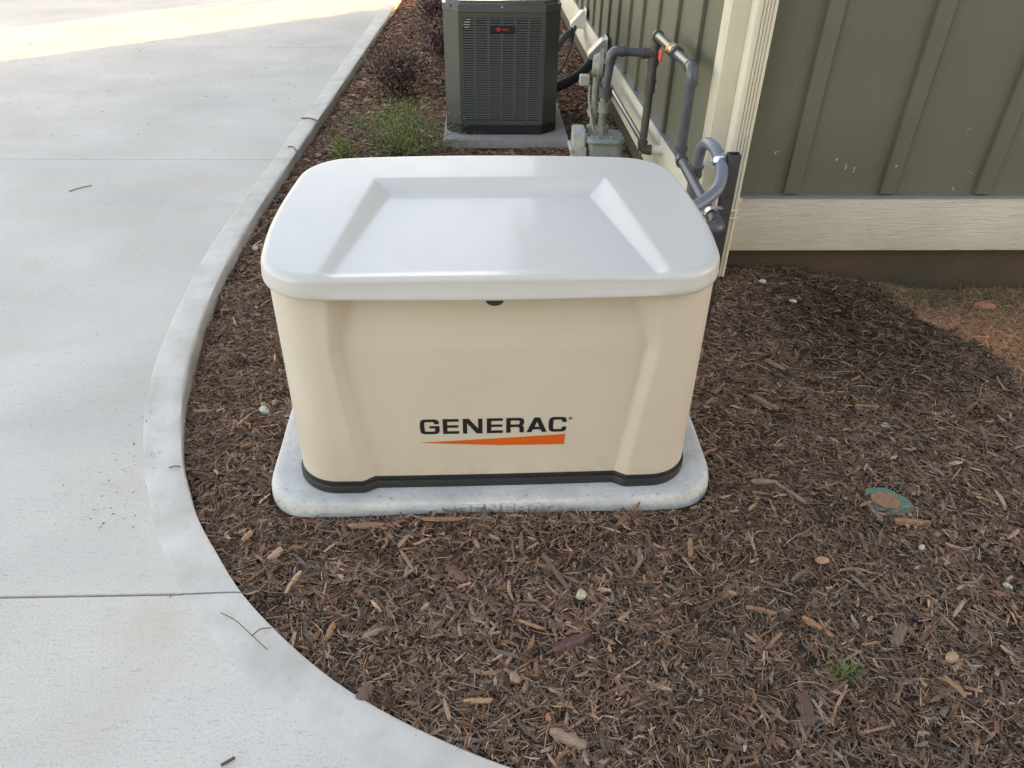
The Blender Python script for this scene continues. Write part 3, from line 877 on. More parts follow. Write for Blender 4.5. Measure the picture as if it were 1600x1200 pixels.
# pale print on the upper left louvers: four short illegible lines
bm = bmesh.new(); 
for k, (a, b) in enumerate([(.038, .060), (.022, .060), (.018, .060), (.026, .052)]):
    z = LZ1-.008-dz*k; x = a
    while x < b:
        w_ = random.uniform(.002, .004); add_box(bm, fx0+x+.004, fx0+x+w_+.004, ACY-.0008, ACY+.0002, z-.002, z+.003); x += w_+.0012
bm_obj('printed_lines', bm, m_print, ac, smooth=None)

# =========================================================================== GAS METER AND PIPES
MX, MY = .605, 2.26
gm = empty('gas_meter', (MX, MY, hgt(MX, MY).item()), label='grey green gas meter with white dial housing on its left side', cat='gas meter')
bm = bmesh.new()
loft(bm, [(rrect(MX-.075, MX+.08, MY-.075, MY+.075, .03), .17), (rrect(MX-.088, MX+.092, MY-.085, MY+.085, .035), .20), (rrect(MX-.09, MX+.095, MY-.088, MY+.088, .035), .345), (rrect(MX-.086, MX+.09, MY-.082, MY+.082, .035), .362)])
bm_obj('meter_body', bm, m_meter, gm)
bm = bmesh.new()
loft(bm, [(rrect(MX-.100, MX+.104, MY-.098, MY+.098, .045), .362), (rrect(MX-.102, MX+.106, MY-.1, MY+.1, .045), .370), (rrect(MX-.096, MX+.10, MY-.092, MY+.092, .045), .384), (rrect(MX-.07, MX+.075, MY-.068, MY+.068, .04), .392)])
bm_obj('meter_top', bm, m_meter, gm)
for k in range(8):
    a = 2*math.pi*(k+.5)/8; x, y = MX+.09*math.cos(a), MY+.086*math.sin(a)
    bm = bmesh.new(); bmesh.ops.create_cone(bm, segments=6, radius1=.0075, radius2=.0065, depth=.012, cap_ends=True, matrix=Matrix.Translation((x, y, .392)))
    bm_obj('bolt', bm, m_fit, gm)
# index housing
bm = bmesh.new(); IX0, IX1 = MX-.175, MX-.100
pr = [(MY-.085, .225), (MY-.085, .33), (MY-.068, .395), (MY-.03, .42), (MY+.06, .42), (MY+.06, .225)]
a_ = [bm.verts.new((IX0+.012, y, z)) for y, z in pr]; b2 = [bm.verts.new((IX1, y, z)) for y, z in pr]
bm.faces.new(a_); bm.faces.new(b2[::-1])
for i in range(6): bm.faces.new((a_[i], b2[i], b2[(i+1) % 6], a_[(i+1) % 6]))
bmesh.ops.recalc_face_normals(bm, faces=bm.faces); bmesh.ops.bevel(bm, geom=list(bm.edges), offset=.005, segments=2, affect='EDGES')
idx_ = bm_obj('index_housing', bm, m_idx, gm)
box('index_flange', (IX0, IX1+.004, MY-.094, MY-.087, .22, .345), m_idx, idx_, bev=.002)
box('index_flange', (IX0-.006, IX0+.010, MY-.098, MY+.06, .318, .336), m_idx, idx_, bev=.002)
me = bpy.data.meshes.new('w'); me.from_pydata([(IX0+.022, MY-.0712, .392), (IX1-.010, MY-.0712, .392), (IX1-.010, MY-.0862, .338), (IX0+.022, MY-.0862, .338)], [], [(0, 3, 2, 1)])
link('index_window', me, m_glass, idx_)
def fitting(name, p, q_, r, m, parent, seg=18, flare=.0):
    """pipe coupling with raised rims"""
    p, q_ = Vector(p), Vector(q_); bm = bmesh.new()
    add_tube(bm, [p, p.lerp(q_, .18), p.lerp(q_, .2), p.lerp(q_, .8), p.lerp(q_, .82), q_], [r*1.12, r*1.12, r, r, r*1.12, r*1.12], seg)
    return bm_obj(name, bm, m, parent)
# riser on the meter: swivel, union, valve
fitting('swivel_nut', (MX-.012, MY, .385), (MX-.012, MY, .43), .034, m_fit, gm, 8)
tube('riser', [(MX-.012, MY, .42), (MX-.012, MY, .60)], .021, m_fit, gm)
fitting('union', (MX-.010, MY, .50), (MX-.010, MY, .55), .029, m_fit, gm)
fitting('coupling', (MX-.008, MY, .575), (MX-.008, MY, .625), .033, m_pipe, gm)
# inlet riser with stopcock and regulator behind
tube('inlet_riser', [(MX-.055, MY+.03, .385), (MX-.055, MY+.03, .66)], .018, m_fit, gm)
fitting('swivel_nut', (MX-.055, MY+.03, .385), (MX-.055, MY+.03, .425), .030, m_fit, gm, 8)
fitting('coupling', (MX-.055, MY+.03, .47), (MX-.055, MY+.03, .52), .026, m_fit, gm)
bm = bmesh.new(); add_tube(bm, [(MX-.085, MY+.01, .50), (MX-.055, MY+.03, .50), (MX-.02, MY+.05, .50)], .015, 10)
bm_obj('stopcock', bm, m_fit, gm)
bm = bmesh.new()
cR = Vector((MX-.022, MY+.12, .70)); axd = Vector((1, -.15, 0)).normalized()
add_tube(bm, [cR-axd*.045, cR-axd*.04, cR-axd*.012, cR-axd*.010, cR+axd*.010, cR+axd*.012, cR+axd*.035, cR+axd*.055], [.03, .045, .06, .078, .078, .06, .04, .02], 28)
bm_obj('regulator', bm, m_fit, gm)
box('vent_cap', (MX-.135, MX-.085, MY+.05, MY+.10, .615, .665), m_idx, gm, bev=.008)
tube('pilot_line', smooth_path([(MX-.08, MY+.06, .62), (MX-.085, MY+.03, .56), (MX-.07, MY-.02, .46), (MX-.05, MY-.04, .40)]), .006, m_fit, gm, seg=8)

# rigid pipe run
PX = .818
gp = empty('gas_pipe', (PX, 2.26, .3), label='dark grey steel gas piping with tee along the olive wall', cat='gas pipe')
rp = .0205
zt_, zr_ = .868, .795
# meter outlet: up, elbow, over to tee
def run(name, a, b, r, m): return tube(name, [a, b], r, m, gp, 20)
def elbow(a, c_, b, r, m, rad=.045):
    bm = bmesh.new(); pts = elbow_pts(a, c_, b, rad, 10)
    a, b, c_ = Vector(a), Vector(b), Vector(c_)
    e0 = (a-c_).normalized(); e1 = (b-c_).normalized()
    pts = [pts[0]+e0*.018, pts[0]+e0*.004, pts[0]+e0*.003]+pts+[pts[-1]+e1*.003, pts[-1]+e1*.004, pts[-1]+e1*.018]
    rr = [r*1.34, r*1.34, r*1.2]+[r*1.2]*(len(pts)-6)+[r*1.2, r*1.34, r*1.34]
    add_tube(bm, pts, rr, 20); return bm_obj('elbow', bm, m, gp)
A0 = (MX-.008, MY, .62); A1 = (MX+.005, MY, zr_); A2 = (PX, MY, zr_-.012)
run('pipe', A0, (A1[0], A1[1], A1[2]-.05), rp, m_pipe); elbow(A0, A1, A2, rp, m_pipe)
run('pipe', (A1[0]+.05, A1[1], zr_-.003), (A2[0]-.03, A2[1], A2[2]), rp, m_pipe)
T0 = (PX, MY, .30); T1 = (PX+.006, MY, zt_)
run('pipe', T0, (PX+.004, MY, .66), rp, m_pipeo)
fitting('tee', (PX-.055, MY, A2[2]), (PX-.005, MY, A2[2]), rp*1.22, m_pipeo, gp)
fitting('tee', (PX+.004, MY, A2[2]-.055), (PX+.006, MY, A2[2]+.05), rp*1.28, m_pipeo, gp)
fitting('coupling', (PX+.003, MY, .60), (PX+.004, MY, .66), rp*1.25, m_pipeo, gp)
run('pipe', (PX+.004, MY, .64), (PX+.004, MY, .74), rp*1.12, m_pipeo)
TOP = (PX+.006, MY, zt_)
B1 = (PX+.006, 1.50, .876)
elbow((PX+.006, MY, .8), TOP, B1, rp, m_pipeo, .03)
run('pipe', (PX+.006, MY-.03, zt_), (B1[0], B1[1]+.04, B1[2]), rp, m_pipe)
# valve on that run
vy = 1.86
fitting('valve_body', (PX+.006, vy+.04, .872), (PX+.006, vy-.035, .872), rp*1.35, m_brass, gp, 8)
fitting('valve_collar', (PX+.006, vy-.035, .872), (PX+.006, vy-.065, .873), rp*1.3, m_pipe, gp, 16)
tube('valve_stem', [(PX+.006, vy, .872), (PX-.050, vy, .872)], .007, m_brass, gp, 8)
bm = bmesh.new(); add_box(bm, PX-.060, PX-.052, vy-.045, vy+.012, .835, .878, bev=.003)
bm_obj('valve_handle', bm, m_redv, gp)
B2 = (PX+.006, 1.50, .515)
elbow((PX+.006, 2, .876), B1, B2, rp, m_pipe, .045)
run('pipe', (B1[0], B1[1], B1[2]-.04), (B2[0], B2[1], B2[2]+.03), rp, m_pipe)
B3 = (PX+.006, .835, .478)
elbow(B1, B2, B3, rp, m_pipe, .03)
run('pipe', (B2[0], B2[1]-.03, B2[2]-.001), (B3[0], B3[1]+.03, B3[2]), rp, m_pipe)
elbow(B2, B3, (PX-.3, .835, .470), rp*1.08, m_pipe, .03)
run('pipe', (B3[0]-.03, .835, .477), (.55, .835, .470), rp, m_pipe)
# bottom of riser into the wall
elbow((PX, MY, .5), (PX, MY, .305), (PX+.1, MY, .305), rp, m_pipeo, .03)
tube('wall_stub', [(PX+.040, MY-.0, .305), (HX-.02, MY, .305)], rp*1.15, m_creamv, gp, 20)
# thin horizontal pipe along the skirt
tube('small_pipe', [(PX+.02, MY+.01, .315), (PX+.025, 3.6, .30)], .015, m_pipe, gp, 14)
tube('ground_leg', [(PX, MY, .29), (PX-.05, MY-.02, .2), (PX-.12, MY-.02, .10), (PX-.14, MY, -.06)], .006, m_cable, gp, 8)

# steel post with clamps
po = empty('steel_post', (.925, 1.075, -.05), label='dark square steel post beside the downspout holding the conduit clamps', cat='post')
bm = bmesh.new()
a, b, c0, c1 = .889, .933, 1.055, 1.097
for z0, z1 in ((-.12, .672),):
    ou = [(a, c0), (b, c0), (b, c1), (a, c1)]; t = .003
    inn = [(a+t, c0+t), (b-t, c0+t), (b-t, c1-t), (a+t, c1-t)]
    vo = [[bm.verts.new((x, y, z)) for x, y in ou] for z in (z0, z1)]; vi = [[bm.verts.new((x, y, z)) for x, y in inn] for z in (z0, z1)]
    for i in range(4):
        j = (i+1) % 4
        bm.faces.new((vo[0][i], vo[0][j], vo[1][j], vo[1][i])); bm.faces.new((vi[0][j], vi[0][i], vi[1][i], vi[1][j]))
        bm.faces.new((vo[1][i], vo[1][j], vi[1][j], vi[1][i]))
bm_obj('tube', bm, m_steel, po, smooth=None)
def clamp(cx, cy, cz, ax, r, x_post, w=.020):
    """strap round a pipe with axis ax, bolted to the post"""
    bm = bmesh.new(); ax = Vector(ax).normalized(); s = ax.cross(Vector((0, 0, 1))).normalized(); u_ = s.cross(ax)
    ring = []
    for k in range(25):
        a = 2*math.pi*k/24; d = s*math.cos(a)+u_*math.sin(a)
        ring.append(Vector((cx, cy, cz))+d*(r+.0018))
    for off in (-.5, .5): pass
    vs = [[bm.verts.new(p+ax*w*o_+(p-Vector((cx, cy, cz))).normalized()*q_) for p in ring[:-1]] for o_, q_ in ((-.5, 0), (-.5, .0022), (.5, .0022), (.5, 0))]
    n = 24
    for a_, b_ in zip(vs, vs[1:]+vs[:1]):
        for k in range(n): bm.faces.new((a_[k], a_[(k+1) % n], b_[(k+1) % n], b_[k]))
    # ears to the post
    z = cz+r+.002
    add_box(bm, cx, x_post, cy-w/2, cy+w/2, z-.001, z+.002)
    add_box(bm, cx-r-.018, cx-r+.002, cy-w/2, cy+w/2, cz-.002, cz+.001)
    add_tube(bm, [(cx-r-.010, cy, cz+.012), (cx-r-.010, cy, cz-.022)], .0035, 8)
    bmesh.ops.recalc_face_normals(bm, faces=bm.faces)
    return bm_obj('clamp', bm, m_zinc, po)
clamp(PX+.007, .955, .486, (0, 1, .05), rp, .862, .026)
# conduit loop
cd = empty('flexible_conduit', (.85, 1.0, .5), label='thick grey flexible conduit looping over behind the generator lid', cat='conduit')
cpts = [(.60, .80, .53), (.70, .86, .535), (.785, .93, .548), (.846, .995, .572), (.868, 1.05, .612), (.866, 1.10, .648), (.856, 1.16, .668), (.849, 1.23, .662), (.847, 1.285, .625), (.847, 1.315, .55), (.847, 1.325, .47), (.847, 1.33, .38), (.847, 1.33, .20), (.847, 1.33, -.1)]
sp = smooth_path(cpts, 14); bm = bmesh.new()
rr = [.0225+.0004*math.sin(i*2.4) for i in range(len(sp))]
add_tube(bm, sp, rr, 24); bm_obj('hose', bm, m_cond, cd, smooth=True)
fitting('coupling', (.847, 1.317, .545), (.847, 1.322, .50), .0275, m_pipeo, cd)
clamp(.866, 1.095, .640, (-.1, .55, .8), .0245, .895)

# line-set hoods with insulated hoses
def hood(y, z, lab, y_hose):
    h = empty('lineset_hood', (HX-.026, y, z), label=lab, cat='vent hood', group='cream line hoods on the skirt board')
    bm = bmesh.new(); X1 = HX-.027; Wd, Dp, Hh = .13, .135, .15
    pr = [(X1, z+Hh), (X1-.035, z+Hh), (X1-Dp, z+.045), (X1-Dp, z+.012), (X1, z)]
    v0 = [bm.verts.new((x, y, zz)) for x, zz in pr]; v1 = [bm.verts.new((x, y+Wd, zz)) for x, zz in pr]
    bm.faces.new(v0); bm.faces.new(v1[::-1])
    for i in range(4): bm.faces.new((v0[i], v0[i+1], v1[i+1], v1[i]))
    bmesh.ops.recalc_face_normals(bm, faces=bm.faces); bmesh.ops.bevel(bm, geom=[e for e in bm.edges if not e.is_boundary], offset=.006, segments=2, affect='EDGES')
    bm_obj('cover', bm, m_hood, h)
    box('flange', (X1-.004, X1, y-.018, y+Wd+.018, z-.012, z+Hh+.02), m_hood, h, bev=.001)
    return h
hood(5.78, .29, 'cream wedge hood on the wall farther from the gas meter', 0)
hood(4.40, .30, 'cream wedge hood on the wall nearer to the gas meter', 0)
h1 = empty('insulated_hose', (.6, 4.4, .2), label='thick black insulated hose from the nearer hood to the air conditioner', cat='hose')
tube('sleeve', smooth_path([(.84, 4.45, .34), (.80, 4.43, .27), (.70, 4.36, .20), (.58, 4.28, .155), (.46, 4.2, .13)]), .036, m_hose, h1, seg=14)
h2 = empty('insulated_hose', (.6, 5.8, .2), label='black insulated hose from the farther hood behind the air conditioner', cat='hose')
tube('sleeve', smooth_path([(.84, 5.83, .34), (.80, 5.8, .27), (.70, 5.5, .27), (.58, 5.0, .25), (.45, 4.22, .3)]), .030, m_hose, h2, seg=12)
tube('thin_line', smooth_path([(.83, 5.80, .32), (.76, 5.5, .18), (.62, 4.9, .12), (.46, 4.2, .22)]), .012, m_hose, h2, seg=8)
cb = empty('loose_cable', (.7, 3.2, -.03), label='thin brown cable curving over the mulch beside the gas meter', cat='cable')
tube('wire', smooth_path([(.47, 3.95, .05), (.50, 3.62, -.025), (.57, 3.42, -.03), (.66, 3.38, -.03), (.75, 3.46, -.02), (.80, 3.62, .0), (.86, 3.8, .12)], 10), .008, m_cable, cb, seg=8)
# white condensate tag stake
wt = empty('white_tie', (.62, 4.9, .0), label='small white plastic tie hanging from the black line behind the air conditioner', cat='tie')
box('strip', (.635, .643, 4.72, 4.73, .02, .16), m_idx, wt)

# =========================================================================== MULCH
def ramp_cols(n, rng, bright=1.0):
    t = rng.beta(1.6, 2.9, n)[:, None]
    a = np.array([.050, .030, .020]); b = np.array([.285, .180, .125]); c_ = np.array([.62, .43, .30])
    col = np.where(t < .55, a+(b-a)*(t/.55), b+(c_-b)*((t-.55)/.45))
    g = rng.random((n, 1)); grey = col.mean(1, keepdims=True)*np.array([[1.15, .96, .84]])
    col = np.where(g < .3, grey, col)
    red_ = rng.random((n, 1)) < .03; col = np.where(red_, col*np.array([[1.15, .95, .85]]), col)
    return col*bright*np.array([1.20, 1.08, .99])

def chips(name, x, y, L, W, cols, m, rng, tilt=.15, lift=.010, bend=.05, zoff=None, thick=.35, heading=None, **kw):
    n = len(x); st_ = np.array([-.5, -.17, .2, .5]); ws = np.array([.6, 1.0, .95, .5])
    th = rng.uniform(0, 2*np.pi, n) if heading is None else heading
    pit = rng.normal(0, tilt, n); roll = rng.normal(0, .34, n)
    d = np.stack([np.cos(th)*np.cos(pit), np.sin(th)*np.cos(pit), np.sin(pit)], 1)
    s = np.stack([-np.sin(th), np.cos(th), np.zeros(n)], 1); u_ = np.cross(d, s)
    s2 = s*np.cos(roll)[:, None]+u_*np.sin(roll)[:, None]; u2 = -s*np.sin(roll)[:, None]+u_*np.cos(roll)[:, None]
    z = hgt(x, y)+rng.uniform(-.004, lift, n)+np.abs(np.sin(pit))*L*.18
    if zoff is not None: z = z+zoff
    c0 = np.stack([x, y, z], 1)
    bd = rng.normal(0, bend, n)
    wj = ws[None, :]*rng.uniform(.7, 1.3, (n, 4)); T = W*thick*rng.uniform(.5, 1.2, n)
    V = np.zeros((n, 4, 3, 3), 'f')
    for j in range(4):
        ctr = c0+d*(L*st_[j])[:, None]+s2*(bd*L*(4*st_[j]**2-.5))[:, None]
        hw_ = (W*wj[:, j]*.5)[:, None]
        V[:, j, 0] = ctr-s2*hw_-u2*(T*.4)[:, None]
        V[:, j, 1] = ctr+u2*(T*wj[:, j])[:, None]+s2*hw_*rng.uniform(-.5, .5, (n, 1))
        V[:, j, 2] = ctr+s2*hw_-u2*(T*.4)[:, None]
    vv = V.reshape(-1, 3)
    base_i = (np.arange(n)*12)[:, None]
    f = []
    for j in range(3):
        a = j*3
        for k in range(2): f.append([a+k, a+k+1, a+3+k+1, a+3+k])
    f = np.array(f); F = (base_i[:, :, None]+f[None]).reshape(-1, 4)
    me = bpy.data.meshes.new(name)
    me.vertices.add(len(vv)); me.vertices.foreach_set('co', vv.ravel())
    me.loops.add(F.size); me.loops.foreach_set('vertex_index', F.ravel().astype('i'))
    me.polygons.add(len(F)); me.polygons.foreach_set('loop_start', (np.arange(len(F))*4).astype('i'))
    me.update(calc_edges=True)
    ca = me.color_attributes.new('Col', 'FLOAT_COLOR', 'POINT')
    cc = np.ones((n, 12, 4), 'f'); cc[:, :, :3] = cols[:, None, :]*rng.uniform(.85, 1.15, (n, 12, 1))
    ca.data.foreach_set('color', cc.ravel())
    return link(name, me, m, None, kind='stuff', **kw)

def allowed(x, y):
    ok = inside_bed(x, y, .004)
    c, s = math.cos(-GY), math.sin(-GY); lx, ly = x*c-y*s, x*s+y*c
    px_, py_ = np.abs(lx), np.abs(ly-.366)
    inpad = (px_ < .690) & (py_ < .438)
    dx, dy = px_-.54, py_-.29; corner = (dx > 0) & (dy > 0) & (np.hypot(dx, dy) > .152)
    ok &= ~(inpad & ~corner)
    ok &= ~((x > -.30) & (x < .555) & (y > 3.395) & (y < 4.42))
    ok &= ~((x > HX-.0) & (y > HY+.0))
    return ok
rng = np.random.default_rng(11)
def scatter(n, x0, x1, y0, y1, dens=None):
    x = rng.uniform(x0, x1, n); y = rng.uniform(y0, y1, n); k = allowed(x, y)
    if dens is not None: k &= rng.random(n) < dens(x, y)
    return x[k], y[k]
def pilez(x, y): return .010*np.clip(bump_noise(x, y, 21, 22, 3), -1, 1.2)
xa, ya = scatter(250000, -1.25, 2.9, -.93, 1.48, lambda x, y: (1-soil_mask(x, y))*np.where((x > -.66) & (x < .66) & (y > .8), .0, 1))
n = len(xa); L = np.clip(rng.lognormal(math.log(.0135), .66, n), .004, .085); W = np.clip(L*rng.lognormal(math.log(.15), .5, n), .0012, .012)
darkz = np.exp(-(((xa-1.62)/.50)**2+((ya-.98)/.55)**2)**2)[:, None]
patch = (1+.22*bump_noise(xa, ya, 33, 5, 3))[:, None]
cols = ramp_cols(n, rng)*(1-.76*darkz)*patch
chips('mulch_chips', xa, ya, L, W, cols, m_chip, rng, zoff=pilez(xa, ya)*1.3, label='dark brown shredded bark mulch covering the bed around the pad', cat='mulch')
# long fibres
xf, yf = scatter(60000, -1.25, 2.7, -.93, 1.48, lambda x, y: (1-.8*soil_mask(x, y)))
n = len(xf); L = np.clip(rng.lognormal(math.log(.035), .45, n), .012, .10)
chips('mulch_fibres', xf, yf, L, rng.uniform(.0008, .0019, n), ramp_cols(n, rng, 1.35), m_chip, rng, tilt=.14, lift=.016, bend=.09, zoff=pilez(xf, yf), label='fine pale fibres lying among the dark mulch', cat='mulch fibres')
# strip behind, toward the far end
xb, yb = scatter(85000, -1.3, .95, .8, 4.2, lambda x, y: np.where(y < 1.48, np.where(np.abs(x) < .67, 1, 0.), 1))
n = len(xb); L = np.clip(rng.lognormal(math.log(.024), .5, n), .008, .08); W = np.clip(L*rng.lognormal(math.log(.2), .4, n), .002, .014)
chips('mulch_chips', xb, yb, L, W, ramp_cols(n, rng, .9)*np.array([1.05, 1, 1.0]), m_chip, rng, zoff=pilez(xb, yb), label='brown shredded bark mulch between the curb and the house behind the generator', cat='mulch')
xb, yb = scatter(52000, -1.3, .95, 4.2, 10.8)
n = len(xb); L = np.clip(rng.lognormal(math.log(.034), .5, n), .012, .09); W = np.clip(L*rng.lognormal(math.log(.25), .4, n), .004, .02)
chips('mulch_chips', xb, yb, L, W, ramp_cols(n, rng, .95)*np.array([1.1, 1, .95]), m_chip, rng, zoff=pilez(xb, yb), label='brown mulch in the far stretch beyond the air conditioner', cat='mulch')
# pine straw and dry grass on the bare soil
def soilzone(x, y): return soil_mask(x, y)
xs_, ys_ = scatter(95000, 1.7, 4.3, -.1, 1.5, soilzone)
n = len(xs_); t = rng.random((n, 1))
oz = np.exp(-((xs_-2.12)/.40)**2-((ys_-.95)/.26)**2)[:, None]
c1 = np.array([.22, .125, .068])+(np.array([.33, .205, .12])-np.array([.22, .125, .068]))*t
c2 = np.array([.42, .20, .11])*(.6+.7*t)
chips('pine_straw', xs_, ys_, rng.uniform(.02, .07, n), rng.uniform(.001, .003, n), (c1*(1-oz)+c2*oz)*rng.uniform(.35, 2.2, (n, 1)), m_straw, rng, tilt=.25, lift=.010, bend=.15, label='dry pine straw and debris on the reddish soil by the wall', cat='pine straw')
# grass blades near the wall
def blades(name, cx, cy, rx_, ry_, n, h0, h1, cols, lean=.5, **kw):
    x = rng.normal(cx, rx_, n); y = rng.normal(cy, ry_, n); k = allowed(x, y); x, y = x[k], y[k]; n = len(x)
    z = hgt(x, y); h = rng.uniform(h0, h1, n); a = rng.uniform(0, 2*np.pi, n); w = rng.uniform(.0008, .0016, n)
    ln_ = rng.uniform(.2, lean+.2, n); V = np.zeros((n, 6, 3), 'f')
    for j, t in enumerate((0, .5, 1)):
        cxx = x+np.cos(a)*ln_*h*t*t; cyy = y+np.sin(a)*ln_*h*t*t; zz = z+h*t*(1-.25*ln_*t)
        ww = w*(1, .8, .15)[j]
        V[:, j*2] = np.stack([cxx-np.sin(a)*ww, cyy+np.cos(a)*ww, zz], 1); V[:, j*2+1] = np.stack([cxx+np.sin(a)*ww, cyy-np.cos(a)*ww, zz], 1)
    f = np.array([[0, 1, 3, 2], [2, 3, 5, 4]]); F = ((np.arange(n)*6)[:, None, None]+f[None]).reshape(-1, 4)
    me = bpy.data.meshes.new(name); me.from_pydata(V.reshape(-1, 3).tolist(), [], F.tolist())
    ca = me.color_attributes.new('Col', 'FLOAT_COLOR', 'POINT'); cc = np.ones((n, 6, 4), 'f')
    t = rng.random((n, 1)); cc[:, :, :3] = (np.array(cols[0])*(1-t)+np.array(cols[1])*t)[:, None, :]
    ca.data.foreach_set('color', cc.ravel())
    return link(name, me, m_leaf, None, **kw)
blades('grass', 2.12, 1.33, .20, .06, 900, .012, .045, ((.05, .075, .02), (.13, .12, .05)), 1.2, label='sparse low green grass on the soil beside the house foundation', cat='grass', kind='stuff')
blades('grass', 2.2, 1.42, .35, .03, 260, .02, .075, ((.17, .13, .07), (.09, .085, .04)), 1.4, label='dry grass stems leaning against the house foundation', cat='grass', kind='stuff')
gt = blades('grass_tuft', .845, -.600, .010, .008, 46, .022, .055, ((.09, .15, .035), (.14, .20, .06)), 1.8, label='tiny bright green grass tuft alone in the mulch', cat='grass')

# =========================================================================== SINGLE STONES, CHIPS, TWIGS
def stone(x, y, s, col, label, sq=(1, .8, .7), rough=.35, seed=0, dz=.0, name='stone'):
    r_ = random.Random(seed); bm = bmesh.new(); bmesh.ops.create_icosphere(bm, subdivisions=3, radius=1)
    pl = [(Vector((r_.gauss(0, 1), r_.gauss(0, 1), r_.gauss(0, 1))).normalized(), r_.uniform(.62, .9)) for _ in range(11)]
    for v_ in bm.verts:
        p = v_.co.copy()
        for nrm, d in pl:
            k = p.dot(nrm)
            if k > d: p -= nrm*(k-d)*.92
        v_.co = Vector((p.x*s*sq[0], p.y*s*sq[1], p.z*s*sq[2]))
    a = r_.uniform(0, 6.28); bmesh.ops.rotate(bm, verts=bm.verts, cent=(0, 0, 0), matrix=Matrix.Rotation(a, 3, 'Z'))
    z = hgt(x, y).item()+s*sq[2]*.45+dz+.006
    bmesh.ops.translate(bm, verts=bm.verts, vec=(x, y, z))
    m = bpy.data.materials.get('stone_%02d_%02d_%02d' % tuple(int(c*99) for c in col))
    if m is None:
        m = mat('stone_%02d_%02d_%02d' % tuple(int(c*99) for c in col), col, .8)
        base(m, mix(m, ramp(m, noise(m, coords(m), 110, 5, .7), [(.35, 0.), (.65, 1.)]), tuple(c*.68 for c in col), tuple(min(1, c*1.15) for c in col)))
        bump(m, noise(m, coords(m), 160, 4), .5, .002)
    o = bm_obj(name, bm, m, None, smooth='auto')
    # object origin at the stone
    me_ = o.data; me_.transform(Matrix.Translation((-x, -y, -z))); o.location = (x, y, z)
    return tag(o, label, 'stone', 'small stones lying in the mulch')
stone(.227, -.362, .0165, (.50, .45, .34), 'pale yellowish stone in the mulch right of the long stick', (.9, 1.1, .9), seed=3)
stone(.256, -.354, .0115, (.27, .17, .11), 'small brown stone touching the pale stone near the stick', (1.2, .7, .7), seed=4)
stone(.383, -.379, .0085, (.42, .19, .12), 'little orange pink pebble right of the pale stone', seed=5)
stone(.042, -.602, .0165, (.36, .22, .14), 'tan brown stone in the mulch near the bottom edging', (1.2, .9, .8), seed=6)
stone(1.132, -.566, .0185, (.48, .30, .17), 'flat sandy orange stone right of the green grass tuft', (1.35, .8, .5), seed=7)
stone(1.396, -.358, .0125, (.55, .52, .42), 'round cream pebble by the right edge of the photo', seed=8)
stone(1.235, -.21, .011, (.50, .50, .50), 'little white grey pebble below the green painted disc', seed=9)
stone(1.30, -.165, .012, (.30, .22, .16), 'small tan pebble just below the reddish wood block', seed=10)
stone(-.800, .455, .020, (.50, .49, .45), 'pale grey stone beside the left rear edge of the pad', (1.2, .8, .7), seed=11)
stone(-.812, .490, .013, (.42, .30, .18), 'tan pebble behind the grey stone left of the pad', seed=12)
stone(-.775, .500, .014, (.33, .25, .16), 'brown pebble between the grey stone and the pad', seed=13)
stone(-1.180, 1.83, .022, (.52, .42, .34), 'pinkish pale stone in the mulch against the straight edging', seed=14)
stone(1.37, .335, .017, (.50, .50, .52), 'flat white grey stone in the dark mulch right of the generator', (1.3, .9, .4), seed=15)
stone(1.70, -.02, .016, (.62, .60, .56), 'white elongated stone in the mulch above the green painted disc', (1.6, .6, .5), seed=16)
stone(1.725, -.055, .014, (.42, .24, .13), 'orange brown pebble next to the white elongated stone', seed=17)
stone(1.33, 1.17, .014, (.62, .58, .50), 'small white chip of stone in the mulch below the skirt board', (1.2, .8, .5), seed=18)
stone(1.235, 1.32, .018, (.50, .50, .47), 'grey white stone in the mulch near the downspout foot', seed=19)
stone(2.30, 1.30, .040, (.42, .16, .09), 'large red clay lump against the foundation', (1.3, .8, .6), seed=20)
stone(2.28, 1.07, .016, (.30, .25, .15), 'round tan pebble in the sparse grass', seed=21)
stone(.93, -.245, .014, (.52, .27, .15), 'crumbly orange stone left of the green painted disc', (1.5, 1, .35), seed=22)
stone(.115, -.705, .011, (.45, .17, .10), 'tiny red orange pebble near the bottom edging', seed=23)
stone(.71, -.71, .014, (.40, .30, .22), 'small tan stone at the bottom of the photo left of centre', seed=24) if False else None

